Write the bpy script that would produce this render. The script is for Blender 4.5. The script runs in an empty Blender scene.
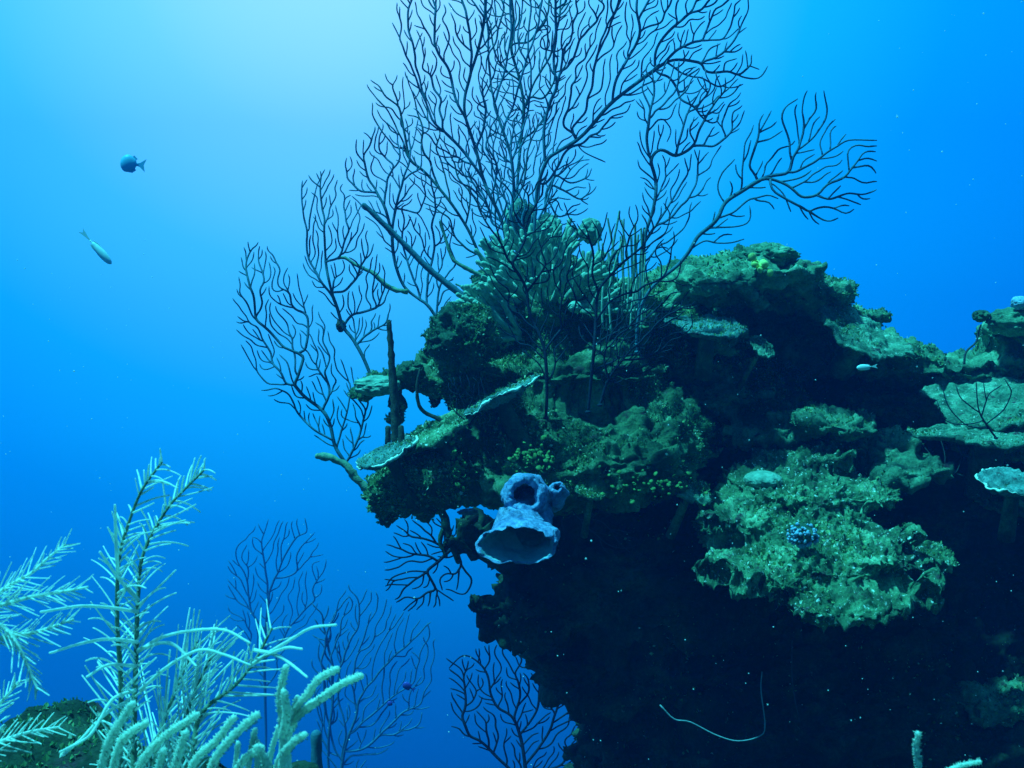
import bpy, bmesh, math, random
import numpy as np
from mathutils import Vector, Matrix

sc = bpy.context.scene
COL = sc.collection
R = math.radians

# ------------------------------------------------------------------ camera
PITCH = R(5.0)            # looking slightly down
F = 1024.0                # focal length in pixels (36 mm on a 36 mm sensor)
cd = bpy.data.cameras.new('camera')
cd.lens = 36.0; cd.sensor_width = 36.0; cd.clip_start = 0.05; cd.clip_end = 400.0
cam = bpy.data.objects.new('camera', cd); COL.objects.link(cam)
cam.rotation_euler = (R(90) - PITCH, 0, 0)
cd.dof.use_dof = True; cd.dof.focus_distance = 3.4; cd.dof.aperture_fstop = 18.0
sc.camera = cam
FWD = np.array([0, math.cos(PITCH), -math.sin(PITCH)])
UPV = np.array([0, math.sin(PITCH), math.cos(PITCH)])
XAX = np.array([1.0, 0, 0])

# ------------------------------------------------------------------ light
SUN_EL, SUN_AZ = R(69), R(-100)     # azimuth measured from +Y towards +X
w = bpy.data.worlds.new('World'); sc.world = w; w.use_nodes = True
nt = w.node_tree; N = nt.nodes; L = nt.links; N.clear()
out = N.new('ShaderNodeOutputWorld'); bg = N.new('ShaderNodeBackground')
sky = N.new('ShaderNodeTexSky'); sky.sky_type = 'NISHITA'; sky.sun_disc = False
sky.sun_elevation = SUN_EL; sky.sun_rotation = SUN_AZ
tc = N.new('ShaderNodeTexCoord')
def vdot(vec):
    n = N.new('ShaderNodeVectorMath'); n.operation = 'DOT_PRODUCT'
    L.new(tc.outputs['Generated'], n.inputs[0]); n.inputs[1].default_value = vec
    return n.outputs['Value']
def ramp(src, stops, interp='LINEAR'):
    n = N.new('ShaderNodeValToRGB'); L.new(src, n.inputs[0]); n.color_ramp.interpolation = interp
    e = n.color_ramp.elements
    while len(e) > 1: e.remove(e[-1])
    e[0].position = stops[0][0]; e[0].color = (*stops[0][1], 1)
    for p, c in stops[1:]:
        k = e.new(p); k.color = (*c, 1)
    return n.outputs['Color']
def mix(a, b, mode='ADD', fac=1.0):
    n = N.new('ShaderNodeMix'); n.data_type = 'RGBA'; n.blend_type = mode
    n.clamp_result = False
    n.inputs[0].default_value = fac
    for s, v in ((n.inputs[6], a), (n.inputs[7], b)):
        if hasattr(v, 'is_linked'): L.new(v, s)
        else: s.default_value = (*v, 1)
    return n.outputs[2]
def mapr(src, a, b, c, d):
    n = N.new('ShaderNodeMapRange'); L.new(src, n.inputs[0])
    for i, v in zip((1, 2, 3, 4), (a, b, c, d)): n.inputs[i].default_value = v
    return n.outputs[0]
# open water: the light coming from each direction of the sea around the reef
g = XAX * (330 - 512) / F + UPV * (384 + 70) / F + FWD; g /= np.linalg.norm(g)
gl = mapr(vdot(tuple(g)), math.cos(R(48)), 1.0, 0.0, 1.0)     # 1 towards the bright surface patch
glow = ramp(gl, [(0, (0, 0, 0)), (.30, (.0, .02, .05)), (.55, (.0, .115, .17)), (.72, (.005, .265, .27)),
                 (.86, (.06, .41, .36)), (.95, (.19, .55, .40)), (1, (.36, .66, .42))])
el = mapr(vdot((0, 0, 1)), -1, 1, 0, 1)
base = ramp(el, [(0, (0, .003, .02)), (.25, (0, .02, .10)), (.28, (0, .10, .38)), (.34, (0, .155, .52)), (.44, (0, .235, .86)),
                 (.52, (0, .235, .86)), (.64, (0, .27, .90)), (.80, (.02, .62, 1.0)), (1, (.08, 1.0, 1.25))])
back = mapr(vdot((0, 1, 0)), -.30, .60, .17, 1.0)              # the reef slope side of the sea is dim
water = mix(base, back, 'MULTIPLY')
water = mix(water, glow, 'ADD')
tint = mix(sky.outputs['Color'], (.0, .010, .020), 'MULTIPLY')   # what is left of the sky after metres of water
water = mix(water, tint, 'ADD')
sca = mix(water, (7.2, 7.0, 7.3), 'MULTIPLY')
L.new(sca, bg.inputs['Color']); bg.inputs['Strength'].default_value = 0.1
L.new(bg.outputs[0], out.inputs[0])

sl = bpy.data.lights.new('sun', 'SUN'); sl.energy = 5.0; sl.angle = R(3); sl.color = (.075, .90, 1.0)
so = bpy.data.objects.new('sun', sl); COL.objects.link(so)
sd = Vector((math.sin(SUN_AZ) * math.cos(SUN_EL), math.cos(SUN_AZ) * math.cos(SUN_EL), math.sin(SUN_EL)))
so.rotation_euler = sd.to_track_quat('Z', 'Y').to_euler(); so.location = (0, 0, 8)

vs = sc.view_settings
vs.view_transform = 'Standard'; vs.look = 'None'; vs.exposure = 0.55; vs.gamma = 1.0; vs.use_curve_mapping = False
sc.cycles.use_denoising = True
sc.cycles.max_bounces = 5; sc.cycles.diffuse_bounces = 3; sc.cycles.volume_bounces = 1
sc.cycles.sample_clamp_indirect = 4.0

# ------------------------------------------------------------------ helpers
def P(px, py, Y):
    """World point seen at photo pixel (px, py) at depth Y metres."""
    px = np.asarray(px, float); py = np.asarray(py, float); Y = np.asarray(Y, float)
    return ((px - 512) / F * Y)[..., None] * XAX + ((384 - py) / F * Y)[..., None] * UPV + Y[..., None] * FWD

def _hash(ix, iy, iz, s):
    h = (ix * 374761393 + iy * 668265263 + iz * 2147483647 + s * 1274126177) & 0xffffffff
    h = ((h ^ (h >> 13)) * 1274126177) & 0xffffffff
    h = ((h ^ (h >> 15)) * 2246822519) & 0xffffffff
    return ((h ^ (h >> 16)) & 0xffffff) / float(0xffffff)
def vnoise(p, s=0):
    i = np.floor(p).astype(np.int64); f = p - i; f = f * f * f * (f * (f * 6 - 15) + 10)
    r = 0
    for dx in (0, 1):
        for dy in (0, 1):
            for dz in (0, 1):
                wgt = (f[:, 0] if dx else 1 - f[:, 0]) * (f[:, 1] if dy else 1 - f[:, 1]) * (f[:, 2] if dz else 1 - f[:, 2])
                r = r + wgt * _hash(i[:, 0] + dx, i[:, 1] + dy, i[:, 2] + dz, s)
    return r * 2 - 1
def fbm(p, o=4, s=0):
    r = 0; a = 1; t = 0
    for k in range(o):
        r = r + a * vnoise(p * 2.03 ** k + 17.3 * k, s + k); t += a; a *= .5
    return r / t
def worley(p, s=0):
    i = np.floor(p).astype(np.int64); f = p - i; best = np.full(len(p), 9.0)
    for dx in (-1, 0, 1):
        for dy in (-1, 0, 1):
            for dz in (-1, 0, 1):
                a, b, c = i[:, 0] + dx, i[:, 1] + dy, i[:, 2] + dz
                d = (dx + _hash(a, b, c, s) - f[:, 0]) ** 2 + (dy + _hash(a, b, c, s + 7) - f[:, 1]) ** 2 + (dz + _hash(a, b, c, s + 13) - f[:, 2]) ** 2
                best = np.minimum(best, d)
    return np.sqrt(best)

def link(name, me, mat=None, parent=None):
    o = bpy.data.objects.new(name, me); COL.objects.link(o)
    if mat is not None: me.materials.append(mat)
    if parent is not None: o.parent = parent
    return o
def mesh(name, v, f, mat=None, parent=None, smooth=True):
    me = bpy.data.meshes.new(name)
    me.from_pydata(np.asarray(v, float).tolist(), [], [list(map(int, q)) for q in f]); me.update()
    if smooth: me.polygons.foreach_set('use_smooth', np.ones(len(me.polygons), bool))
    return link(name, me, mat, parent)
def tag(o, label=None, cat=None, group=None, kind=None):
    if label: o['label'] = label
    if cat: o['category'] = cat
    if group: o['group'] = group
    if kind: o['kind'] = kind
    return o
def empty(name, loc, label, cat, group=None):
    """An Empty at the thing's base; children are built in world space and shifted to it."""
    o = bpy.data.objects.new(name, None); COL.objects.link(o); o.location = tuple(map(float, loc))
    o.empty_display_size = .05
    tag(o, label, cat, group)
    return o

class MB:
    def __init__(s): s.v = []; s.f = []; s.n = 0
    def add(s, v, f):
        v = np.asarray(v, float); s.v.append(v)
        s.f += [[int(i) + s.n for i in q] for q in f]; s.n += len(v)
    def tube(s, pts, rad, sides=6, ref=None, jit=0.0, rng=None, round_tip=False):
        pts = np.asarray(pts, float); rad = np.broadcast_to(np.asarray(rad, float), (len(pts),)).copy()
        if round_tip:
            t = pts[-1] - pts[-2]; t /= np.linalg.norm(t) + 1e-9; r = rad[-1]
            pts = np.vstack([pts, pts[-1] + t * r * .5, pts[-1] + t * r * .85]); rad = np.concatenate([rad, [r * .8, r * .42]])
        n = len(pts)
        t = np.gradient(pts, axis=0); t /= np.linalg.norm(t, axis=1)[:, None] + 1e-9
        if ref is None:
            m = np.abs(t).mean(0); ref = np.eye(3)[np.argmin(m)]
        a = np.cross(t, ref); a /= np.linalg.norm(a, axis=1)[:, None] + 1e-9
        b = np.cross(a, t)
        th = np.arange(sides) * 2 * math.pi / sides
        rr = rad[:, None] * np.ones((1, sides))
        if jit: rr = rr * (1 + jit * rng.uniform(-1, 1, rr.shape))
        v = pts[:, None, :] + rr[..., None] * (np.cos(th)[None, :, None] * a[:, None, :] + np.sin(th)[None, :, None] * b[:, None, :])
        v = v.reshape(-1, 3)
        i = np.arange(n - 1)[:, None] * sides; j = np.arange(sides)[None, :]; j2 = (j + 1) % sides
        q = np.stack([i + j, i + j2, i + sides + j2, i + sides + j], -1).reshape(-1, 4).tolist()
        q.append(list(range(sides))[::-1]); q.append([(n - 1) * sides + k for k in range(sides)])
        s.add(v, q)
    def ball(s, c, r, sub=2, rng=None, amp=0.0, seed=0, freq=6.0):
        bm = bmesh.new(); bmesh.ops.create_icosphere(bm, subdivisions=sub, radius=1.0)
        v = np.array([x.co[:] for x in bm.verts]); f = [[q.index for q in fc.verts] for fc in bm.faces]; bm.free()
        if amp: v = v * (1 + amp * fbm(v * freq * .5 + seed * 3.1, 3, seed))[:, None]
        s.add(v * np.asarray(r, float) + np.asarray(c, float), f)
    def build(s, name, mat=None, parent=None, smooth=True):
        v = np.concatenate(s.v)
        if parent is not None: v = v - np.array(parent.location)
        return mesh(name, v, s.f, mat, parent, smooth)

def catmull(pts, step):
    """Resample a polyline as a smooth curve at about `step` spacing."""
    p = np.asarray(pts, float)
    if len(p) < 3:
        n = max(2, int(np.linalg.norm(p[-1] - p[0]) / step) + 1)
        return p[0] + (p[-1] - p[0]) * np.linspace(0, 1, n)[:, None]
    q = np.vstack([2 * p[0] - p[1], p, 2 * p[-1] - p[-2]]); o = []
    for i in range(1, len(q) - 2):
        n = max(2, int(np.linalg.norm(q[i + 1] - q[i]) / step)); t = np.linspace(0, 1, n, endpoint=False)[:, None]
        a, b, c, d = q[i - 1], q[i], q[i + 1], q[i + 2]
        o.append(.5 * (2 * b + (c - a) * t + (2 * a - 5 * b + 4 * c - d) * t ** 2 + (3 * b - a - 3 * c + d) * t ** 3))
    o.append(p[-1:]); return np.vstack(o)

# ------------------------------------------------------------------ materials
def mat(name, build):
    m = bpy.data.materials.new(name); m.use_nodes = True
    t = m.node_tree; t.nodes.clear()
    o = t.nodes.new('ShaderNodeOutputMaterial'); b = t.nodes.new('ShaderNodeBsdfPrincipled')
    t.links.new(b.outputs[0], o.inputs[0]); b.inputs['Roughness'].default_value = .85
    b.inputs['Specular IOR Level'].default_value = .15
    build(t, b); return m
def nz(t, scale, detail=6, rough=.6, kind='ShaderNodeTexNoise', coord='Object', stretch=None):
    c = t.nodes.new('ShaderNodeTexCoord'); n = t.nodes.new(kind); n.inputs['Scale'].default_value = scale
    v = c.outputs[coord]
    if stretch:
        mp = t.nodes.new('ShaderNodeMapping'); mp.inputs['Scale'].default_value = stretch
        t.links.new(v, mp.inputs[0]); v = mp.outputs[0]
    t.links.new(v, n.inputs['Vector'])
    if kind == 'ShaderNodeTexNoise':
        n.inputs['Detail'].default_value = detail; n.inputs['Roughness'].default_value = rough; return n.outputs['Fac']
    return n.outputs['Distance']
def cr(t, src, stops, interp='LINEAR'):
    n = t.nodes.new('ShaderNodeValToRGB'); t.links.new(src, n.inputs[0]); n.color_ramp.interpolation = interp
    e = n.color_ramp.elements
    while len(e) > 1: e.remove(e[-1])
    e[0].position = stops[0][0]; e[0].color = (*stops[0][1], 1)
    for p, c in stops[1:]:
        k = e.new(p); k.color = (*c, 1)
    return n.outputs['Color']
def mx(t, a, b, fac, mode='MIX'):
    n = t.nodes.new('ShaderNodeMix'); n.data_type = 'RGBA'; n.blend_type = mode
    if hasattr(fac, 'is_linked'): t.links.new(fac, n.inputs[0])
    else: n.inputs[0].default_value = fac
    for s, v in ((n.inputs[6], a), (n.inputs[7], b)):
        if hasattr(v, 'is_linked'): t.links.new(v, s)
        else: s.default_value = (*v, 1)
    return n.outputs[2]
def bump(t, b, src, strength=.6, dist=.01):
    n = t.nodes.new('ShaderNodeBump'); n.inputs['Strength'].default_value = strength; n.inputs['Distance'].default_value = dist
    t.links.new(src, n.inputs['Height']); t.links.new(n.outputs[0], b.inputs['Normal'])

def m_reef(dark, midc, pale, spot, scale=5.0, sp=.70):
    def f(t, b):
        c = cr(t, nz(t, scale, 9, .68), [(.30, dark), (.46, tuple(.5 * (np.array(dark) + np.array(midc)))), (.54, midc), (.68, pale)])
        k = cr(t, nz(t, scale * 7, 5, .7), [(sp - .04, (0, 0, 0)), (sp + .03, (1, 1, 1))])
        c = mx(t, c, spot, k)
        r = cr(t, nz(t, scale * 1.7 + 3, 4, .6, stretch=(1, 1.3, 1.7)), [(.60, (0, 0, 0)), (.70, (1, 1, 1))])
        c = mx(t, c, (.10, .05, .06), r)                     # crusts of maroon coralline algae
        k2 = cr(t, nz(t, scale * 18, 4, .7), [(.25, (.45, .45, .45)), (.65, (1.25, 1.25, 1.25))])
        c = mx(t, c, k2, 1.0, 'MULTIPLY')
        t.links.new(c, b.inputs['Base Color'])
        bump(t, b, nz(t, scale * 14, 8, .72), .9, .012)
    return f
M_REEF = mat('reef_rock', m_reef((.015, .035, .022), (.09, .19, .09), (.30, .46, .27), (.70, .80, .60), 7.0))
M_LEDGE = mat('turf_covered_rock', m_reef((.02, .045, .025), (.13, .28, .14), (.40, .64, .38), (.92, .97, .88), 8.0, .63))
M_WALL = mat('shaded_wall_rock', m_reef((.010, .018, .014), (.04, .07, .04), (.10, .16, .10), (.22, .30, .22), 4.0, .70))  # reef rock with the overhung wall's shade put into a darker base colour
M_MOUND = mat('mound_rock', m_reef((.03, .08, .05), (.16, .33, .19), (.36, .58, .38), (.70, .80, .65), 7.0, .68))

def m_simple(c1, c2, sc_=40, bs=.5, bd=.004, rough=.8, detail=5):
    def f(t, b):
        n = nz(t, sc_, detail, .65)
        t.links.new(cr(t, n, [(.32, c1), (.68, c2)]), b.inputs['Base Color'])
        bump(t, b, nz(t, sc_ * 3, 4, .7), bs, bd); b.inputs['Roughness'].default_value = rough
    return f
M_FAN = mat('hazed_gorgonian', m_simple((.035, .12, .20), (.075, .21, .32), 60))  # blue veil and glare of the water put into the base colour
M_FANDARK = mat('purple_gorgonian', m_simple((.006, .012, .024), (.02, .032, .055), 60))
M_FANPALE = mat('olive_gorgonian', m_simple((.02, .07, .08), (.06, .17, .16), 60))
M_FANSTEM = mat('gorgonian_stem', m_simple((.03, .10, .15), (.07, .19, .25), 45))  # stems carry the same painted water veil in their blue
M_PLUMESTEM = mat('plume_stem', m_simple((.08, .13, .08), (.26, .36, .26), 90))
def lit_through(build, w_):
    """Thin or polyp-covered tissue: some of the light passes through it."""
    def f(t, b):
        build(t, b); o = [n for n in t.nodes if n.type == 'OUTPUT_MATERIAL'][0]; tr = t.nodes.new('ShaderNodeBsdfTranslucent'); m_ = t.nodes.new('ShaderNodeMixShader'); m_.inputs[0].default_value = w_
        t.links.new(b.inputs['Base Color'].links[0].from_socket, tr.inputs[0]); t.links.new(b.outputs[0], m_.inputs[1]); t.links.new(tr.outputs[0], m_.inputs[2]); t.links.new(m_.outputs[0], o.inputs[0])
    return f
M_PLUME = mat('pale_plume', lit_through(m_simple((.74, .88, .80), (.96, .99, .95), 160, .4, .002), .48))
M_ROD = mat('pale_rod_polyps', lit_through(m_simple((.74, .90, .74), (.98, .99, .92), 330, .7, .002), .5))
M_PLATE = mat('pale_plate', m_reef((.04, .12, .11), (.16, .33, .31), (.34, .56, .52), (.7, .8, .75), 11.0, .70))
M_PLATEU = mat('plate_green', m_reef((.03, .09, .06), (.16, .34, .22), (.40, .62, .44), (.8, .88, .75), 9.0, .64))
M_RIM = mat('plate_rim', m_simple((.70, .80, .68), (.90, .94, .85), 80))
M_BRAIN = mat('boulder_coral', m_simple((.09, .20, .15), (.34, .54, .42), 30, .9, .008, .8, 9))
M_DARKHEAD = mat('dark_encrusted', m_reef((.02, .05, .035), (.07, .16, .09), (.22, .38, .22), (.5, .6, .4), 14.0, .72))
M_FINGER = mat('finger_coral', m_simple((.13, .28, .21), (.44, .64, .50), 40, .7, .004, .8, 8))
M_SPONGE = mat('blue_sponge', m_simple((.04, .11, .32), (.48, .60, .96), 44, 1.0, .012, .85, 10))
M_SPONGEIN = mat('sponge_inside', m_simple((.16, .34, .42), (.34, .52, .60), 60, .5, .003))
M_BLUEBALL = mat('lilac_cluster', m_simple((.12, .24, .42), (.50, .66, .82), 130, .8, .004))
M_YELLOW = mat('yellow_coral', m_simple((.42, .52, .10), (.80, .86, .30), 50))
M_WHIP = mat('whip_coral', m_simple((.03, .045, .06), (.09, .11, .12), 60))
M_PALEWIRE = mat('pale_wire', m_simple((.16, .22, .26), (.34, .42, .46), 60))
M_STUMP = mat('dead_stalk', m_simple((.02, .025, .02), (.10, .11, .08), 70, .9, .006))
M_BRANCH = mat('olive_branch', m_simple((.08, .17, .12), (.26, .40, .28), 60))
M_FISHHAZED = mat('fish_hazed', m_simple((.12, .46, .68), (.22, .58, .80), 20, .1, .001, .4))  # pale blue stands in for distance haze, put into the body colour
M_FISHPALE = mat('fish_silver', m_simple((.60, .80, .82), (.85, .95, .95), 20, .1, .001, .35))
M_FISHPURP = mat('fish_blue_violet', m_simple((.06, .05, .30), (.12, .10, .50), 20, .1, .001, .4))
M_EYE = mat('fish_eye', m_simple((.004, .004, .004), (.01, .01, .01), 20, .1, .001, .2))
def m_speck(t, b):
    d = t.nodes.new('ShaderNodeBsdfTranslucent'); m_ = t.nodes.new('ShaderNodeMixShader'); d.inputs[0].default_value = (.9, .95, .95, 1); b.inputs['Base Color'].default_value = (.9, .95, .95, 1)
    t.links.new(b.outputs[0], m_.inputs[1]); t.links.new(d.outputs[0], m_.inputs[2]); o = [n for n in t.nodes if n.type == 'OUTPUT_MATERIAL'][0]; t.links.new(m_.outputs[0], o.inputs[0])
M_SPECK = mat('drifting_specks', m_speck)
def m_algae(t, b):
    at = t.nodes.new('ShaderNodeAttribute'); at.attribute_name = 'tone'
    t.links.new(cr(t, at.outputs['Fac'], [(0, (.03, .07, .03)), (.35, (.10, .22, .08)), (.7, (.28, .46, .18)), (.92, (.52, .68, .32)), (1, (.85, .92, .75))]), b.inputs['Base Color'])
    b.inputs['Roughness'].default_value = .7

M_ALGAE = mat('leafy_algae', lit_through(m_algae, .4))
# ------------------------------------------------------------------ reef rock
def rock(name, blobs, voxel, m, seed, amp=1.0, extra=0, label=None, first=0, prof=(.085, .055, .030, .016, .010)):
    """Union of boulder masses, remeshed into one skin and eroded by noise."""
    rng = np.random.default_rng(seed); mb = MB()
    allb = [(np.array(P(b[0], b[1], b[2])), b[3] / F * b[2], b[5], b[4] / F * b[2]) for b in blobs]
    for k in range(extra):                                    # small shelves and knobs grown on the masses
        pick = rng.integers(first, len(blobs))
        while first and blobs[pick][0] < 450: pick = rng.integers(first, len(blobs))
        c, a, d, h = allb[pick]
        u = rng.normal(size=3); u /= np.linalg.norm(u); u[1] = -abs(u[1]) * .9
        s = rng.uniform(.04, .10)
        allb.append((c + u * np.array([a, d, h]) * .97, s * rng.uniform(.8, 1.5), s, s * rng.uniform(.25, .6)))
    for k, (c, a, d, h) in enumerate(allb):
        mb.ball(c, (a, d, h), 3 if k < len(blobs) else 2)
    tmp = mb.build('tmp_' + name)
    md = tmp.modifiers.new('r', 'REMESH'); md.mode = 'VOXEL'; md.voxel_size = voxel
    dg = bpy.context.evaluated_depsgraph_get(); me = bpy.data.meshes.new_from_object(tmp.evaluated_get(dg))
    bpy.data.objects.remove(tmp)
    n = len(me.vertices); co = np.empty(n * 3); no = np.empty(n * 3)
    me.vertices.foreach_get('co', co); me.vertex_normals.foreach_get('vector', no)
    co = co.reshape(-1, 3); no = no.reshape(-1, 3)
    q = co * np.array([1, 1, 1.9])
    d = prof[0] * fbm(q * 3.2, 3, seed) + prof[1] * (np.abs(fbm(q * 7.5, 3, seed + 5)) * 2 - .5)
    d += prof[2] * (.55 - worley(q * 12 + fbm(co * 9, 2, seed)[:, None] * .6, seed + 3)) * 1.6 - .03
    d += prof[3] * (.5 - worley(co * 34, seed + 9)) * 1.6 + prof[4] * fbm(co * 60, 2, seed + 11) + .4 * prof[4] * fbm(co * 130, 1, seed + 12)
    co = co + no * (amp * d)[:, None]
    me.vertices.foreach_set('co', co.ravel()); me.update()
    me.polygons.foreach_set('use_smooth', np.ones(len(me.polygons), bool))
    o = link(name, me, m); me.name = name
    tag(o, label=label, kind='structure')
    return o

OUTCROP = [
    (440, 472, 3.4, 72, 36, .25), (398, 488, 3.4, 34, 28, .18), (384, 504, 3.4, 20, 20, .13), (424, 504, 3.42, 34, 18, .15),
    (520, 460, 3.45, 88, 44, .35), (600, 455, 3.5, 98, 46, .4), (658, 465, 3.5, 40, 36, .28), (480, 440, 3.5, 70, 22, .25),
    (540, 410, 3.6, 70, 30, .32), (470, 392, 3.65, 34, 22, .22), (440, 380, 3.6, 30, 20, .15),
    (378, 388, 3.5, 22, 9, .09), (412, 384, 3.55, 30, 13, .12), (398, 408, 3.5, 7, 22, .06),
    (560, 372, 3.75, 110, 42, .4), (540, 325, 3.9, 72, 46, .35), (610, 335, 3.9, 66, 50, .35), (655, 335, 4.0, 45, 42, .3),
    (500, 330, 3.85, 34, 40, .2), (470, 365, 3.65, 44, 26, .22), (560, 285, 4.0, 58, 40, .25), (625, 440, 3.7, 90, 60, .45),
    (525, 292, 4.35, 44, 34, .34), (500, 325, 4.2, 38, 34, .28), (458, 362, 3.85, 28, 26, .15), (690, 370, 4.3, 60, 40, .35), (740, 400, 4.4, 70, 50, .3),
]
LOWER = [
    (560, 595, 4.0, 72, 46, .35), (650, 560, 4.1, 150, 92, .55), (520, 600, 3.95, 34, 30, .25), (640, 655, 4.2, 120, 60, .5), (690, 730, 4.3, 110, 90, .6),
    (610, 760, 4.35, 34, 90, .3), (820, 700, 4.5, 260, 150, .8), (950, 740, 4.2, 130, 70, .6), (790, 860, 4.4, 280, 120, .9),
    (800, 490, 4.9, 210, 150, .5), (960, 540, 4.7, 200, 150, .6), (1080, 560, 4.4, 110, 200, .8),
    (478, 540, 3.9, 14, 20, .10), (462, 530, 3.85, 12, 22, .10), (500, 545, 3.95, 24, 30, .16),
]
MOUND = [
    (755, 275, 4.1, 62, 27, .42), (700, 284, 4.0, 55, 26, .38), (800, 294, 4.2, 48, 18, .40), (655, 306, 4.0, 42, 32, .3),
    (760, 335, 4.7, 110, 60, .30), (690, 332, 4.1, 56, 20, .35), (838, 316, 4.3, 36, 12, .35), (760, 259, 4.15, 32, 14, .2),
]
RIDGE = [
    (930, 366, 4.25, 110, 17, .40), (880, 352, 4.25, 50, 16, .38), (1000, 360, 4.2, 60, 18, .35), (1012, 334, 4.1, 38, 20, .24),
    (1050, 340, 4.1, 40, 34, .3), (960, 400, 4.6, 130, 40, .4), (700, 395, 4.1, 70, 30, .25), (825, 420, 3.78, 56, 16, .22), (770, 436, 3.85, 50, 14, .2), (885, 450, 3.85, 40, 20, .2), (905, 462, 3.7, 26, 12, .15),
    (1010, 430, 4.2, 70, 26, .35), (1030, 405, 4.2, 40, 26, .3), (1030, 500, 4.15, 60, 16, .25), (990, 690, 3.9, 60, 18, .25),
]
LEDGE = [
    (812, 550, 3.28, 104, 36, .38), (785, 488, 3.55, 74, 34, .36), (850, 488, 3.60, 46, 22, .28), (900, 552, 3.30, 54, 14, .24),
    (838, 590, 3.02, 84, 20, .28), (735, 515, 3.42, 46, 32, .30), (756, 566, 3.10, 50, 22, .26), (893, 590, 3.05, 36, 14, .18), (800, 452, 3.72, 56, 18, .24),
    (790, 522, 3.40, 84, 34, .28), (712, 528, 3.40, 26, 22, .2),
]
r1 = rock('reef_outcrop', OUTCROP, .0085, M_REEF, 11, .75, 80, None, 4)
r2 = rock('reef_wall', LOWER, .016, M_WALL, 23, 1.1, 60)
r3 = rock('reef_mound', MOUND, .010, M_MOUND, 31, .8, 36, None, 0, (.07, .035, .035, .018, .012))
r4 = rock('reef_ridge', RIDGE, .010, M_MOUND, 47, .85, 46, None, 0, (.07, .035, .035, .018, .012))
r5 = rock('reef_ledge', LEDGE, .0055, M_LEDGE, 59, 1.0, 12, None, 0, (.05, .010, .018, .020, .018))
FORE = [(15, 776, 1.6, 90, 34, .30), (110, 828, 1.45, 130, 50, .3), (220, 862, 1.4, 110, 40, .3), (90, 790, 1.6, 60, 30, .2), (100, 1020, 1.4, 380, 190, .5)]
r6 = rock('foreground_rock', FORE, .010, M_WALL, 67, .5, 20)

# sloping sea floor: rises behind the photographer, falls away beyond the reef
gx, gy = np.meshgrid(np.linspace(-14, 14, 113), np.linspace(-5, 18, 93))
gz = -.52 * gy - .42 - np.clip(gy - 15, 0, None) * .75
pz = np.stack([gx.ravel(), gy.ravel(), 0 * gx.ravel()], 1)
gz = gz.ravel() + .14 * fbm(pz * .9, 4, 3) + .05 * fbm(pz * 4, 2, 8)
nx = gx.shape[1]; ny = gx.shape[0]
ff = [[j * nx + i, j * nx + i + 1, (j + 1) * nx + i + 1, (j + 1) * nx + i] for j in range(ny - 1) for i in range(nx - 1)]
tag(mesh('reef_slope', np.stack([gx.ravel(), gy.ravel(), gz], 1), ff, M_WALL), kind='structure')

# leafy algae turf
def turf(name, src, count, seed, size=(.006, .02), thr=.0, up=-.35, freq=5):
    rng = np.random.default_rng(seed); me = src.data; me.calc_loop_triangles()
    n = len(me.loop_triangles); tri = np.empty(n * 3, np.int32); me.loop_triangles.foreach_get('vertices', tri); tri = tri.reshape(-1, 3)
    co = np.empty(len(me.vertices) * 3); me.vertices.foreach_get('co', co); co = co.reshape(-1, 3) + np.array((src.parent or src).location)
    a, b, c = co[tri[:, 0]], co[tri[:, 1]], co[tri[:, 2]]; nn = np.cross(b - a, c - a); ar = np.linalg.norm(nn, axis=1); nn /= ar[:, None] + 1e-12
    ok = (nn[:, 2] > up) & (nn[:, 1] < .5); pr = ar * ok; pr /= pr.sum()
    k = rng.choice(n, count * 3, p=pr); u = rng.random((len(k), 2)); u[u.sum(1) > 1] = 1 - u[u.sum(1) > 1]
    p = a[k] + (b - a)[k] * u[:, :1] + (c - a)[k] * u[:, 1:]
    cl = fbm(p * freq, 3, seed); keep = cl + rng.normal(0, .12, len(p)) > thr
    p = p[keep][:count]; nv = nn[k][keep][:count]; cl = cl[keep][:count]; m = len(p)
    ax = nv + rng.normal(0, .55, (m, 3)) + np.array([0, 0, .3]); ax /= np.linalg.norm(ax, axis=1)[:, None]
    sd_ = np.cross(ax, rng.normal(size=(m, 3))); sd_ /= np.linalg.norm(sd_, axis=1)[:, None]; bn = np.cross(ax, sd_)
    s = rng.uniform(*size, m) * (1 + np.clip(cl, 0, 1)); wd = s * rng.uniform(.15, .5, m)
    s = s[:, None]; wd = wd[:, None]
    v = np.stack([p - ax * s * .1, p + ax * s * .5 + sd_ * wd, p + ax * s + bn * s * .3, p + ax * s * .5 - sd_ * wd], 1).reshape(-1, 3)
    f = np.arange(m * 4).reshape(-1, 4)
    o = mesh(name, v, f, M_ALGAE, None, False)
    tone = np.clip(rng.beta(1.2, 2.0, m) + .40 * cl, 0, 1); tone[rng.random(m) < .05] = 1.0
    at = o.data.attributes.new('tone', 'FLOAT', 'POINT'); at.data.foreach_set('value', np.repeat(tone, 4))
    tag(o, kind='stuff'); return o
turf('algae_turf', r1, 40000, 1, (.004, .012))
turf('algae_turf', r2, 8000, 2, (.004, .011), .0, -1.1)
turf('algae_turf', r3, 5000, 3, (.005, .012), .10)
turf('algae_turf', r4, 5000, 4, (.005, .013), .08)
turf('algae_turf', r5, 3500, 5, (.004, .010), .15)
turf('algae_turf', r6, 6000, 6, (.004, .009), .0)

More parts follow.
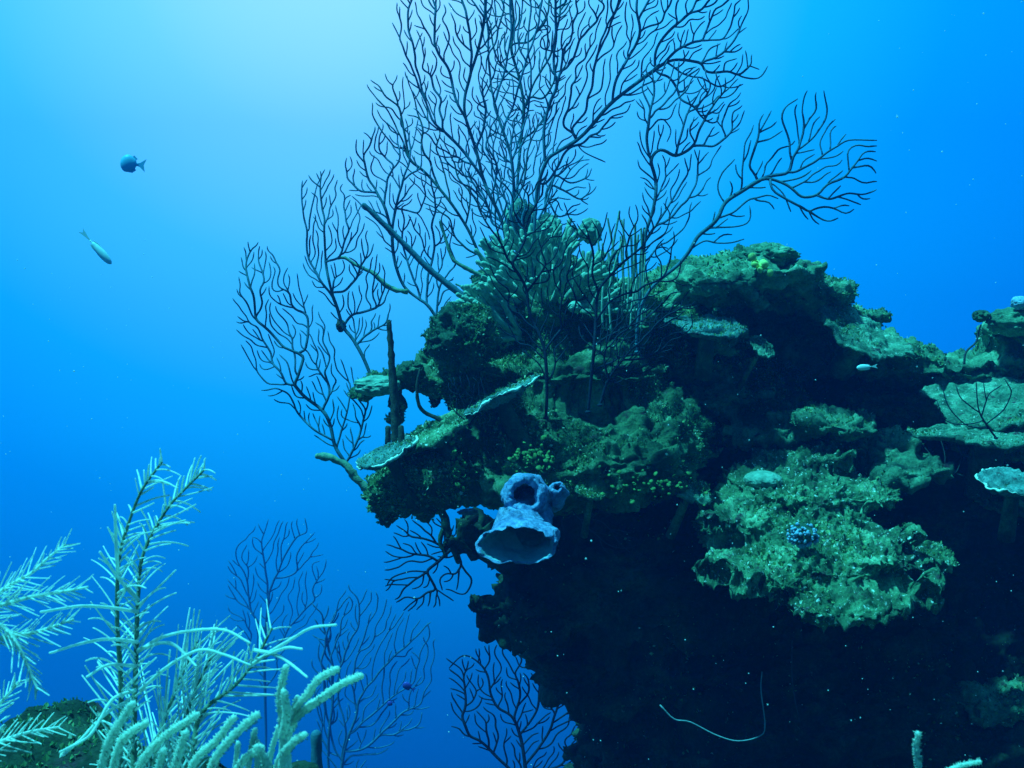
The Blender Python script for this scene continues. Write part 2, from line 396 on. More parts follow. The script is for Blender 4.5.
# ------------------------------------------------------------------ sea fans
def in_poly(p, poly):
    x, y = p[:, 0], p[:, 1]; r = np.zeros(len(p), bool); q = np.asarray(poly, float); j = len(q) - 1
    for i in range(len(q)):
        c = ((q[i, 1] > y) != (q[j, 1] > y)) & (x < (q[j, 0] - q[i, 0]) * (y - q[i, 1]) / (q[j, 1] - q[i, 1] + 1e-9) + q[i, 0])
        r ^= c; j = i
    return r
def fan(label, guides, poly, Y, seed, spacing=9.0, tip=.95, trunk=5.0, flow=None, bias=.55, m=None, ms=None, grad=(0, 0), name='sea_fan', wob=.05, group='dark sea fans growing on and around the reef'):
    """A gorgonian: limbs given as curves in the fan's plane, twigs grown between them by space colonisation."""
    rng = np.random.default_rng(seed); step = spacing * .36
    nodes = []; par = []; grad = grad
    main = []
    for gi, gd in enumerate(guides):
        c = catmull(gd, step); c = c + np.cumsum(rng.normal(0, .22, c.shape), 0) * np.linspace(0, 1, len(c))[:, None] * .6
        if gi == 0: nodes.append(c[0]); par.append(-1); last = 0; start = 1; main.append(0)
        else:
            d = np.linalg.norm(np.array(nodes) - c[0], axis=1); last = int(d.argmin()); start = 0 if d.min() > step * .7 else 1
        for q in c[start:]:
            nodes.append(q); par.append(last); last = len(nodes) - 1
    base = np.array(guides[0][0], float)
    poly = np.asarray(poly, float)
    CAP = 9000; pos = np.full((CAP, 2), 1e6); n = len(nodes); pos[:n] = np.array(nodes); par = list(par)
    dmin = spacing * .74; g = dmin * 1.15
    tang = np.zeros((CAP, 2))
    for i in range(n):
        if par[i] >= 0: tang[i] = pos[i] - pos[par[i]]
        else: tang[i] = pos[1] - pos[0]
    tang[:n] /= np.linalg.norm(tang[:n], axis=1)[:, None] + 1e-9
    def flow_at(p):
        rd = p - base; rd = rd / (np.linalg.norm(rd) + 1e-6)
        if flow is None: return rd
        fl = np.array(flow, float); fl = fl / np.linalg.norm(fl); q = fl + .55 * rd; return q / (np.linalg.norm(q) + 1e-6)
    def rot(v, a):
        c_, s_ = math.cos(a), math.sin(a); return np.array([v[0] * c_ - v[1] * s_, v[0] * s_ + v[1] * c_])
    ANG = np.radians([-38, -22, -9, 0, 9, 22, 38])
    def clear(q, org, own):
        """distance from each candidate to the nearest branch that is not the twig's own root or recent wood"""
        d = np.linalg.norm(pos[None, :n] - q[:, None], axis=2)
        if org is not None: d[:, np.linalg.norm(pos[:n] - org, axis=1) < g] = 99
        d[:, own] = 99
        return d.min(1)
    for ps in range(5):
        tips = []; cand = rng.permutation(n)
        lim = max(6, int(n * (.10 if ps == 0 else .25)))
        for c in cand[:lim * 2]:
            if par[c] < 0 or np.linalg.norm(pos[c] - base) < spacing * 2.0: continue
            sd_ = rng.choice([-1, 1]); d = rot(tang[c], sd_ * R(rng.uniform(28, 55)))
            if d @ flow_at(pos[c]) < -.25 - .25 * (flow is None): continue
            q = pos[c] + d * dmin * 1.5
            if not in_poly(q[None], poly)[0]: continue
            if clear(q[None], None, [c])[0] < dmin * .72: continue
            tips.append([int(c), d, pos[c].copy(), 0, rng.uniform(-1, 1)])
            # reserve the start of this bud at once so that neighbours keep clear
            pos[n] = pos[c] + d * step; tang[n] = d; par.append(int(c)); tips[-1][0] = n; tips[-1][3] = 1; n += 1
            if n > CAP - 200: break
        for it in range(90):
            if not tips or n > CAP - 200: break
            nxt = []
            for nd, d, org, age, ph in tips:
                fl = flow_at(pos[nd]); dirs = np.array([rot(d, a) for a in ANG]); q = pos[nd] + dirs * step
                own = []; k = nd
                for _ in range(int(g / step) + 2):
                    own.append(k); k = par[k]
                    if k < 0: break
                cl = clear(q, org if age * step < g * 1.25 else None, own)
                sc_ = np.minimum(cl, dmin * 1.35) / dmin * .8 + bias * (dirs @ fl) * 1.5 - .22 * np.abs(ANG) + rng.normal(0, .17, 7) + .18 * ph * np.sin(age * .55 + seed) * np.sign(ANG)
                b_ = int(sc_.argmax())
                if cl[b_] < dmin * .50 or not in_poly(q[b_][None], poly)[0]: continue
                pos[n] = q[b_]; tang[n] = dirs[b_]; par.append(nd); me_ = n; n += 1
                if age > 3 and rng.random() < .06:                 # fork
                    a_ = R(rng.uniform(18, 30)); nxt.append([me_, rot(dirs[b_], a_), pos[me_].copy(), 0, -ph]); nxt.append([me_, rot(dirs[b_], -a_), pos[me_].copy(), 0, ph])
                elif rng.random() < .985: nxt.append([me_, dirs[b_], org, age + 1, ph])
            tips = nxt
    pos = pos[:n]
    par = np.array(par); n = len(pos)
    kids = [[] for _ in range(n)]
    for i in range(n):
        if par[i] >= 0: kids[par[i]].append(i)
    # thickness: pipe model
    rad = np.full(n, tip); order = list(range(n))[::-1]; pw = 2.9; acc = np.zeros(n); cnt = np.ones(n, int)
    order = sorted(range(n), key=lambda i: -i)
    # parents may have higher index than child only for none -> indices are topological
    for i in order:
        rad[i] = max(tip, acc[i] ** (1 / pw)) if acc[i] > 0 else tip
        if par[i] >= 0: acc[par[i]] += (rad[i] * .985) ** pw; cnt[par[i]] += cnt[i]
    rad = np.minimum(tip + (rad - tip) * .75, trunk)
    big = [max(k, key=lambda c: cnt[c]) if k else -1 for k in kids]
    wv = np.column_stack([pos / 11.0, np.full(n, seed * .7)]); far_ = np.clip(np.linalg.norm(pos - base, axis=1) / 40, 0, 1)[:, None]
    pos = pos + far_ * (rad < 1.9 * tip)[:, None] * spacing * .20 * np.stack([vnoise(wv, seed), vnoise(wv + 50, seed + 1)], 1)
    for _ in range(2):                                        # relax kinks
        q = pos.copy()
        for i in range(n):
            if par[i] >= 0 and big[i] >= 0: q[i] = .5 * pos[i] + .25 * pos[par[i]] + .25 * pos[big[i]]
        pos = q
    # depth: a slightly cupped sheet with some wander
    p3 = np.column_stack([pos / 60.0, np.full(n, seed * 1.7)])
    dep = Y + grad[0] * (pos[:, 0] - base[0]) / F * Y + grad[1] * (base[1] - pos[:, 1]) / F * Y + wob * fbm(p3, 3, seed) * np.clip(np.linalg.norm(pos - base, axis=1) / 60, 0, 1)
    W = P(pos[:, 0], pos[:, 1], dep); RW = rad * Y / F
    root = empty(name, W[0], label, 'sea fan', group)
    def chains(start):
        st = [start]
        while st:
            s = st.pop(); ch = [s]
            while big[ch[-1]] >= 0:
                for c in kids[ch[-1]]:
                    if c != big[ch[-1]]: st.append(c)
                ch.append(big[ch[-1]])
            if par[s] >= 0: ch = [int(par[s])] + ch
            yield ch
    def emit(mb, ch, first_r=None):
        pts = W[ch].copy(); rr = RW[ch].copy()
        if par[ch[1]] == ch[0] and len(ch) > 1: rr[0] = min(rr[0], rr[1] * 1.25)
        rr[-1] *= .6
        if len(ch) <= 4 and ch[0] != 0 and kids[ch[-1]] == []: return    # stubs
        mb.tube(pts, rr, 6 if rr.max() > 1.8 * tip * Y / F else 4, ref=np.array([.02, 1.0, .03]))
    trunkchain = [0]
    while big[trunkchain[-1]] >= 0: trunkchain.append(big[trunkchain[-1]])
    st = MB(); emit(st, trunkchain)
    st.ball(W[0], np.array([2.2, 2.2, 1.3]) * RW[0], 2)
    tset = set(trunkchain); subs = [c for t in trunkchain for c in kids[t] if c not in tset]
    subs.sort(key=lambda c: -cnt[c])
    for c in subs[:40]:
        if cnt[c] < 12: 
            for ch in chains(c): emit(st, ch)
            continue
        b = MB()
        for ch in chains(c): emit(b, ch)
        b.build('branch', m or M_FAN, root)
    for c in subs[40:]:
        for ch in chains(c): emit(st, ch)
    st.build('stem', ms or M_FANSTEM, root)
    return root

# the big central colony, built of four fans with their own bases
fan('tall sea fan rising straight up at the crest, left of the largest fan',
    [[(510, 280), (503, 225), (486, 186), (476, 149), (466, 118), (465, 98), (471, 73), (472, 45), (466, 13), (460, -20), (455, -60)],
     [(484, 180), (470, 160), (459, 146), (447, 134), (432, 118), (421, 80), (413, 45), (409, 15), (416, -10)],
     [(468, 122), (456, 100), (449, 70), (437, 50), (435, 20), (438, -20)],
     [(432, 118), (415, 75), (404, 50), (393, 23)],
     [(470, 75), (478, 50), (484, 20), (486, -30)], [(447, 134), (436, 128), (424, 115), (412, 90)],
     [(476, 150), (485, 120), (482, 80)]],
    [(503, 235), (470, 215), (440, 165), (418, 128), (408, 92), (393, 23), (405, -40), (495, -60), (500, 60), (498, 150), (510, 210)], 3.75, 101, 7.8, .66, 3.9, flow=(-.12, -1), grad=(0, -.1))
fan('narrow sea fan in the middle of the crest, hidden among its neighbours',
    [[(526, 285), (515, 205), (514, 185), (511, 155), (502, 126), (494, 100), (490, 65), (489, 33), (485, -30)],
     [(503, 130), (515, 100), (523, 70), (540, 20), (548, -40)], [(512, 160), (525, 120), (531, 80), (528, 40), (532, -20)], [(494, 102), (505, 70), (512, 30), (510, -30)]],
    [(520, 225), (492, 190), (480, 120), (478, 40), (480, -60), (548, -60), (545, 20), (530, 110), (530, 190)], 3.95, 102, 7.4, .65, 3.3, flow=(.02, -1), m=M_FAN)
fan('largest sea fan, its thick limb sweeping up to the right above the crest',
    [[(533, 290), (535, 220), (538, 186), (547, 160), (556, 153), (577, 140), (592, 125), (606, 108), (618, 97), (636, 83), (653, 71), (664, 63), (674, 59), (692, 60), (703, 61), (725, 50), (739, 30), (749, 6)],
     [(538, 184), (546, 185), (556, 168), (566, 152), (580, 143), (594, 133)], [(545, 163), (544, 128), (551, 100), (557, 85), (553, 60), (556, 30), (552, -30)],
     [(569, 130), (578, 120), (588, 102), (597, 60), (601, 40), (610, 20), (617, 5), (622, -30)],
     [(612, 101), (616, 80), (627, 60), (640, 35), (638, 10), (640, -30)], [(600, 52), (612, 22), (628, -20)],
     [(655, 70), (656, 50), (668, 32), (690, 12), (712, -20)], [(664, 63), (680, 48), (705, 40), (725, 38), (739, 28)],
     [(703, 62), (706, 72), (716, 74), (726, 70), (738, 76), (750, 79), (762, 76), (768, 65)],
     [(655, 71), (668, 76), (677, 88), (682, 100), (694, 106), (702, 118), (716, 128)],
     [(578, 148), (584, 153), (592, 156), (606, 162)], [(557, 85), (562, 60), (560, 30)], [(668, 64), (685, 74), (700, 78), (716, 86), (726, 84)]],
    [(540, 190), (538, 120), (540, 20), (545, -60), (720, -60), (752, 0), (742, 45), (768, 66), (750, 82), (722, 92), (720, 132), (690, 115), (650, 90), (625, 115), (608, 140), (590, 150), (575, 170)], 3.6, 103, 7.7, .68, 4.2, flow=(.42, -1), grad=(.05, -.1))
fan('low curly sea fan behind the thick right-leaning limb at the crest',
    [[(545, 285), (546, 190), (560, 188), (575, 196), (588, 204)], [(546, 190), (556, 176), (570, 183), (584, 178), (594, 172)], [(548, 200), (556, 215), (562, 228)], [(560, 188), (567, 176), (575, 160)]],
    [(540, 185), (556, 160), (590, 158), (597, 185), (588, 215), (560, 232), (548, 215)], 4.1, 104, 7, .62, 1.7, bias=.2)
fan('fine twiggy sea fan filling the gaps low between the crest fans',
    [[(517, 285), (516, 240), (508, 205), (500, 175), (494, 150), (500, 125)], [(510, 210), (525, 180), (528, 150), (540, 125)], [(515, 235), (495, 215), (478, 190), (465, 165)], [(516, 245), (535, 225), (550, 195), (558, 165)], [(512, 218), (513, 180), (512, 150), (515, 120)]],
    [(515, 245), (480, 215), (455, 160), (470, 120), (545, 110), (566, 165), (550, 215)], 3.85, 151, 6.2, .55, 1.7, flow=(0, -1))
fan('pale curly sea fan behind the tops of the crest fans',
    [[(520, 275), (517, 200), (520, 150), (524, 110), (520, 80), (512, 50), (514, 20), (508, -20)], [(524, 110), (535, 80), (548, 60), (556, 30), (560, -10)], [(520, 80), (505, 70), (495, 50), (492, 20)], [(521, 140), (535, 130), (550, 110)], [(513, 45), (530, 40), (545, 20), (552, -10)]],
    [(520, 150), (492, 90), (484, 0), (500, -50), (570, -50), (575, 40), (560, 110), (535, 150)], 4.3, 131, 7.2, .6, 2.2, bias=.15, m=M_FANPALE, ms=M_FANPALE)
fan('olive thin sea fan leaning up to the left behind the snapped dark stalk',
    [[(502, 312), (485, 268), (475, 245), (468, 230), (452, 205), (432, 180), (420, 168), (409, 159), (398, 130), (388, 112), (375, 95)],
     [(409, 159), (402, 120), (396, 100), (392, 82)], [(440, 190), (430, 165), (430, 140)], [(466, 226), (470, 195), (465, 170)], [(395, 150), (382, 132), (370, 112)], [(480, 256), (465, 248), (452, 235), (440, 220)]],
    [(490, 280), (475, 215), (468, 165), (440, 130), (425, 80), (392, 72), (366, 82), (372, 118), (395, 160), (430, 215), (465, 260)], 4.22, 105, 8.4, .62, 2.3, flow=(-.4, -1), m=M_FANPALE, ms=M_FANPALE)
fan('sea fan rising behind the snapped dark stalk, left of the finger coral',
    [[(452, 345), (430, 308), (420, 300), (405, 288), (397, 270), (393, 248), (393, 225), (398, 200), (403, 180), (412, 150), (416, 120)],
     [(391, 230), (385, 208), (375, 190), (365, 170), (362, 140)], [(397, 205), (405, 195), (413, 180)], [(375, 192), (360, 190), (350, 182), (342, 172)],
     [(385, 205), (387, 180), (399, 160), (396, 140)], [(428, 306), (427, 280), (435, 250), (430, 225)], [(436, 318), (440, 290), (450, 268)], [(405, 210), (420, 215), (430, 240)]],
    [(440, 320), (405, 292), (385, 250), (348, 190), (341, 165), (362, 130), (410, 115), (430, 160), (445, 205), (462, 262), (455, 300)], 3.85, 106, 7.8, .64, 2.6, flow=(-.05, -1))
fan('sea fan with a sponge knob halfway up its stem, above the left lobe',
    [[(378, 394), (371, 376), (362, 355), (352, 338), (343, 327), (337, 308), (331, 294), (322, 283), (315, 270), (307, 252), (307, 228), (303, 204), (303, 180)],
     [(308, 232), (313, 205), (316, 190), (320, 174)], [(333, 298), (327, 270), (325, 245), (325, 220), (321, 170)], [(327, 262), (340, 257), (345, 240), (350, 228), (362, 205)],
     [(343, 326), (352, 315), (362, 312), (375, 308), (388, 302)], [(331, 292), (345, 290), (358, 275), (362, 258)], [(318, 276), (310, 268), (304, 255)], [(356, 345), (368, 335), (385, 325)]],
    [(366, 362), (330, 312), (303, 268), (298, 178), (330, 168), (356, 200), (372, 240), (395, 290), (392, 330)], 3.52, 107, 7.2, .66, 2.8, flow=(.0, -1))
fan('widest of the left fans, spreading low to the far left of the reef',
    [[(378, 500), (357, 480), (345, 462), (335, 446), (330, 425), (322, 410), (303, 396), (293, 385), (280, 384), (268, 383), (254, 368), (247, 356), (241, 344)],
     [(294, 386), (300, 370), (305, 350), (308, 325), (300, 296), (295, 272)], [(322, 410), (330, 390), (318, 370), (305, 350)], [(286, 350), (268, 330), (254, 318), (246, 300), (238, 290)],
     [(293, 384), (286, 355)], [(256, 320), (252, 290), (246, 265), (256, 240)], [(336, 448), (345, 420), (350, 390), (340, 360)], [(347, 462), (362, 430), (370, 400)], [(332, 440), (315, 430), (300, 415), (292, 405)]],
    [(348, 462), (330, 452), (292, 412), (262, 392), (238, 345), (233, 298), (244, 240), (262, 240), (292, 272), (312, 300), (338, 350), (372, 395), (372, 445)], 3.5, 108, 7.6, .67, 2.8, flow=(-.15, -1))
fan('tall sea fan with a dark wavy stem rising right of the finger coral',
    [[(637, 352), (637, 332), (640, 300), (643, 262), (645, 235), (654, 205), (656, 182), (650, 160), (647, 140), (649, 110), (640, 86)],
     [(650, 158), (660, 149), (668, 152), (676, 156), (693, 146), (700, 128), (709, 113), (722, 95), (739, 80)], [(649, 112), (655, 90), (652, 70)], [(693, 146), (715, 145), (730, 133), (744, 120)],
     [(648, 130), (662, 120), (672, 130), (668, 142)], [(676, 155), (684, 120), (700, 90)], [(655, 200), (668, 175), (680, 165)], [(646, 240), (662, 215), (675, 195), (690, 170)], [(650, 158), (641, 145), (640, 130)]],
    [(642, 268), (640, 180), (634, 120), (640, 60), (680, 60), (740, 80), (748, 122), (715, 155), (710, 200), (680, 240), (660, 270)], 3.45, 109, 8.2, .68, 3.3, flow=(.25, -1))
fan('sea fan reaching far to the right over the mound',
    [[(636, 345), (638, 320), (641, 306), (652, 287), (668, 273), (677, 266), (690, 250), (697, 236), (708, 228), (718, 218), (724, 203), (740, 192), (757, 181), (768, 176), (789, 173), (808, 166), (824, 154), (840, 145), (853, 141), (876, 140)],
     [(789, 173), (792, 160), (788, 142), (783, 120), (781, 106)], [(792, 160), (800, 145), (803, 115), (805, 90)], [(800, 150), (815, 135), (826, 118), (825, 92)],
     [(757, 181), (750, 165), (755, 150), (762, 128), (769, 112)], [(740, 192), (742, 170), (752, 140)], [(757, 181), (770, 178), (790, 188), (800, 198), (818, 196), (835, 200), (850, 192), (866, 194), (877, 187)],
     [(770, 180), (775, 195), (795, 205), (812, 212), (824, 220), (830, 233)], [(812, 208), (836, 209), (845, 216), (854, 211)], [(772, 182), (782, 195), (790, 212)],
     [(818, 197), (828, 185), (845, 175), (862, 152)], [(724, 203), (716, 190), (722, 172), (735, 160)], [(708, 228), (730, 228), (750, 220), (748, 208)], [(690, 250), (706, 240), (728, 245), (744, 240)]],
    [(690, 258), (715, 205), (735, 165), (752, 125), (775, 98), (830, 90), (840, 130), (878, 138), (880, 190), (856, 218), (830, 236), (790, 216), (760, 205), (735, 235), (705, 246)], 3.4, 110, 11, .8, 2.7, flow=(.9, -.4), bias=.4)
fan('nearest sea fan, forking low in front of the finger coral',
    [[(546, 418), (547, 392), (546, 360), (542, 340), (530, 313), (527, 288), (518, 272), (509, 260), (500, 240), (495, 215), (492, 180)],
     [(528, 290), (540, 275), (548, 262), (560, 250)], [(512, 264), (525, 240), (530, 215), (545, 190)], [(545, 350), (560, 330), (575, 312)], [(500, 240), (488, 225), (478, 208), (470, 195)]],
    [(548, 385), (500, 330), (478, 225), (468, 185), (550, 175), (585, 235), (580, 330)], 3.2, 111, 9.5, .62, 3.4, flow=(0, -1), bias=.4, m=M_FANDARK, ms=M_FANDARK)
fan('slim forked sea fan standing beside the nearest fan on the reef front',
    [[(588, 412), (590, 392), (594, 350), (596, 318), (598, 292), (610, 276), (624, 262), (640, 250), (652, 234), (660, 215)], [(599, 290), (592, 275), (593, 250), (581, 228)], [(626, 260), (628, 240), (640, 215)], [(596, 320), (612, 300), (632, 290)], [(595, 345), (618, 330), (640, 322), (668, 300)]],
    [(592, 390), (570, 300), (572, 225), (625, 205), (668, 200), (690, 290), (665, 345), (620, 385)], 3.2, 112, 10.5, .62, 2.6, flow=(.3, -1), bias=.4, m=M_FANDARK, ms=M_FANDARK)
fan('fine low sea fan spreading over the right of the reef front',
    [[(600, 405), (608, 380), (622, 360), (640, 340), (660, 320), (685, 305)], [(608, 380), (605, 355), (615, 330)], [(622, 360), (645, 358), (668, 345)]],
    [(598, 395), (600, 325), (640, 300), (700, 300), (690, 335), (650, 370), (618, 392)], 3.15, 113, 6.0, .55, 1.8, flow=(.6, -.7), m=M_FANDARK, ms=M_FANDARK)
fan('sea fan hanging in the gap beneath the left shelf',
    [[(494, 566), (470, 552), (455, 548), (447, 553), (438, 562), (425, 572), (412, 582), (400, 592)], [(447, 553), (444, 540), (443, 525)], [(438, 562), (425, 555), (408, 552), (398, 545)], [(425, 572), (440, 590), (455, 600)], [(456, 548), (465, 570), (476, 580)], [(446, 551), (430, 540), (412, 536), (402, 525)], [(425, 572), (412, 570), (395, 575), (386, 580)]],
    [(474, 552), (446, 516), (398, 520), (384, 548), (384, 590), (402, 612), (440, 606), (478, 590)], 4.1, 114, 8.0, .72, 2.4, m=M_FANDARK, ms=M_FANDARK, bias=.5)
fan('dark sea fan growing at the foot of the reef, under the overhang',
    [[(528, 870), (527, 800), (525, 765), (520, 735), (512, 716), (498, 708), (492, 695), (487, 672), (478, 662), (466, 655), (449, 668)], [(520, 735), (535, 715), (540, 690), (535, 665)], [(525, 765), (545, 740), (556, 715), (565, 690)], [(514, 720), (520, 695), (512, 670), (500, 652)],
     [(527, 785), (500, 760), (478, 740), (455, 735)], [(526, 775), (560, 765), (575, 740)]],
    [(524, 790), (490, 755), (452, 735), (446, 655), (500, 642), (545, 655), (582, 690), (585, 770), (550, 800)], 5.6, 115, 7.8, .72, 2.7, m=M_FANDARK, ms=M_FANDARK, flow=(0, -1), bias=.35)
fan('sea fan standing in deep water below, between the pale rods and the reef',
    [[(338, 880), (340, 800), (342, 765), (348, 738), (355, 720), (360, 698), (371, 682), (385, 668), (398, 655), (415, 640), (430, 626)], [(342, 765), (345, 730), (338, 700), (342, 660), (356, 630), (360, 610), (354, 590)], [(357, 710), (352, 680), (362, 640), (372, 612)], [(344, 752), (365, 748), (385, 730), (405, 712), (425, 700)], [(371, 682), (375, 655), (388, 630), (395, 612)], [(343, 760), (332, 740), (325, 700), (322, 660)], [(350, 735), (372, 715), (395, 695), (415, 680)]],
    [(340, 790), (316, 740), (318, 640), (345, 584), (378, 590), (400, 610), (436, 625), (432, 700), (425, 735), (385, 770)], 11.5, 116, 7.8, .64, 2.7, flow=(.2, -1))
fan('faintest sea fan, far back in deep water behind the plume corals',
    [[(262, 930), (264, 800), (266, 735), (265, 700), (264, 640), (268, 600), (272, 580), (282, 560), (290, 545), (302, 530)], [(264, 630), (250, 610), (240, 595), (228, 580)], [(268, 600), (266, 570), (262, 545), (268, 520)], [(275, 578), (292, 575), (308, 560), (322, 555)], [(265, 660), (282, 640), (300, 615), (322, 598)], [(250, 610), (246, 580), (236, 555), (240, 540)], [(264, 690), (280, 670), (296, 660)]],
    [(265, 700), (228, 610), (222, 570), (238, 540), (258, 522), (310, 516), (326, 560), (324, 602), (296, 640), (280, 680)], 16.0, 117, 8.2, .58, 2.4, flow=(.05, -1))
fan('thin sea fan in deep water just left of the forked one below',
    [[(330, 900), (330, 800), (328, 740), (332, 700), (330, 660), (322, 630), (318, 600)], [(330, 700), (340, 670), (338, 640)], [(328, 740), (318, 710), (314, 680)]],
    [(328, 760), (310, 690), (312, 600), (340, 610), (345, 700)], 11.5, 118, 9.0, .7, 1.6, flow=(0, -1))
fan('small bare sea fan growing on the twin plates at the right edge',
    [[(996, 438), (986, 424), (978, 412), (976, 396), (976, 380)], [(986, 424), (1002, 412), (1012, 395), (1012, 378)], [(978, 414), (962, 400), (954, 385)], [(990, 428), (968, 426), (950, 408), (944, 388)], [(984, 422), (960, 424), (946, 420), (936, 402)]],
    [(990, 430), (950, 415), (940, 385), (1015, 378), (1005, 420)], 3.42, 119, 12.0, .55, 1.2, m=M_FANDARK, ms=M_FANDARK)
fan('spindly dead sea fan crossing the dark hollow below the twin plates',
    [[(978, 482), (960, 474), (945, 465), (932, 455), (922, 444)], [(946, 466), (944, 450), (938, 436)], [(958, 473), (962, 455), (955, 440)]],
    [(945, 462), (950, 455), (955, 462)], 3.75, 120, 9.0, .5, .9, m=M_WHIP, ms=M_WHIP)
fan('pale tangled sea fan in the dark under the shelf, right of the blue sponge',
    [[(566, 500), (580, 520), (598, 538), (615, 548), (628, 548), (636, 545)], [(580, 520), (600, 520), (612, 530), (622, 545)], [(598, 538), (605, 550), (612, 555)], [(622, 547), (632, 552), (640, 560)]],
    [(575, 505), (610, 510), (645, 545), (620, 556), (595, 545)], 3.3, 121, 11.0, .45, .9, m=M_WHIP, ms=M_WHIP)

# ------------------------------------------------------------------ stony corals, plates and lobes
def tilt_frame(nrm):
    n = np.asarray(nrm, float); n /= np.linalg.norm(n); a = np.cross(np.array([0, 1.0, 0]), n); a /= np.linalg.norm(a); return a, np.cross(n, a), n
def plate(label, c, rx, rd, seed, nrm=(0, -.1, 1), thick=.014, m=None, rim=False, cup=.10, group=None, edge=.16, name='plate_coral', cat='plate coral'):
    rng = np.random.default_rng(seed); nr, na = 30, 180
    th = np.linspace(0, 2 * math.pi, na, endpoint=False)
    cs = np.stack([np.cos(th), np.sin(th), 0 * th], 1)
    er = 1 + 1.3 * edge * fbm(cs * 1.4 + seed, 3, seed) + edge / .16 * (.13 * fbm(cs * 4.5 + seed, 3, seed + 1) + .04 * fbm(cs * 14 + seed, 2, seed + 2))
    A, B, Nn = tilt_frame(nrm); sz = min(rx, rd)
    rr = np.linspace(.02, 1, nr) ** .8
    x = rr[:, None] * er * np.cos(th); y = rr[:, None] * er * np.sin(th)
    pz = np.stack([x.ravel() * rx * 12, y.ravel() * rd * 12, np.full(x.size, seed * .37)], 1)
    h = cup * rr[:, None] ** 2 * sz + (.14 * sz * fbm(pz, 3, seed) + .010 * (.5 - worley(pz * 2.2, seed)) + .006 * fbm(pz * 6, 3, seed + 4)).reshape(x.shape)
    h = h + .004 * np.sin(rr[:, None] * 22 + 2.0 * fbm(pz * .7, 2, seed + 6).reshape(x.shape))
    c = np.asarray(c)
    top = c + (x * rx)[..., None] * A + (y * rd)[..., None] * B + h[..., None] * Nn
    tk = (thick * (1.25 - .65 * rr) + .30 * sz * np.clip(.7 - rr, 0, 1))[:, None] * (1 + .5 * fbm(pz * 2.5, 2, seed + 8).reshape(x.shape))
    bot = top - tk[..., None] * Nn - (rr[:, None] > .9)[..., None] * 0
    v = np.concatenate([top.reshape(-1, 3), bot.reshape(-1, 3)]); o = nr * na; f = []
    for i in range(nr - 1):
        for j in range(na):
            k = (j + 1) % na
            f.append([i * na + j, (i + 1) * na + j, (i + 1) * na + k, i * na + k]); f.append([o + i * na + k, o + (i + 1) * na + k, o + (i + 1) * na + j, o + i * na + j])
    for j in range(na):
        k = (j + 1) % na; e = (nr - 1) * na; f.append([e + j, o + e + j, o + e + k, e + k])
    f.append(list(range(na))); f.append([o + j for j in range(na)][::-1])
    root = empty(name, c, label, cat, group)
    mb = MB(); mb.add(v, f); mb.build('disc', m or M_PLATE, root)
    if rim:
        e = top[-1] - Nn * thick * .3; e = np.vstack([e, e[:2]])
        b = MB(); b.tube(e, thick * .42 * np.clip(.45 + 1.5 * fbm(np.vstack([cs * 3.0 + seed, cs[:2] * 3.0 + seed]), 3, seed + 9), .06, 1.0), 5, ref=Nn); b.build('rim', M_RIM, root)
    st = MB(); st.tube(np.array([c - Nn * .16 * 1.2, c - Nn * .05, c - Nn * .01]), [.05 * rx / .2, .04 * rx / .2, .05 * rx / .2], 10); st.build('stalk', M_DARKHEAD, root)
    return root
PG = 'plate corals growing out of the reef'
plate('pale tongue-shaped plate coral at the left tip of the lower shelf', P(388, 452, 3.16), .095, .09, 1, (-.42, -.22, 1), .014, None, True, .05, PG)
plate('knobbly plate coral behind the pale tongue at the shelf edge', P(434, 432, 3.22), .13, .13, 2, (-.48, -.20, 1), .020, M_LEDGE, False, .05, PG, .25)
plate('long slanting plate coral with a bright thin edge on the reef front', P(498, 396, 3.22), .13, .11, 3, (-.50, .06, 1), .013, None, True, .03, PG, .22)
plate('flat grey plate coral jutting out on the left below the mound', P(708, 326, 3.60), .135, .15, 4, (.05, -.22, 1), .012, None, False, .05, PG)
plate('largest plate coral, sloping down to the right from the dark hollow of the mound', P(864, 334, 3.80), .18, .17, 5, (.42, -.60, 1), .014, M_PLATEU, False, .04, PG)
plate('small drooping plate lobe in the dark beneath the mound', P(762, 346, 3.7), .05, .07, 6, (.4, -.5, 1), .012, M_PLATEU, False, .04, PG)
plate('upper of the twin plate corals at the right edge', P(992, 402, 3.78), .235, .20, 7, (-.06, -.50, 1), .018, M_PLATEU, False, .05, PG, .25)
plate('lower of the twin plate corals at the right edge', P(992, 434, 3.60), .25, .11, 8, (.02, -.26, 1), .018, M_PLATEU, False, .05, PG, .2)
plate('round plate coral with a white rim at the right edge', P(1014, 484, 3.2), .108, .10, 9, (-.02, -.24, 1), .012, M_PLATE, True, .12, PG, .08)
plate('thin pale plate lobe under the shelf just right of the blue sponge', P(592, 488, 3.15), .05, .05, 10, (.1, -.5, 1), .01, M_PLATEU, False, .05, PG)
plate('faint plate lobe at the right end of the dark shelf', P(690, 490, 3.35), .07, .08, 16, (.3, -.4, 1), .012, M_PLATEU, False, .05, PG)

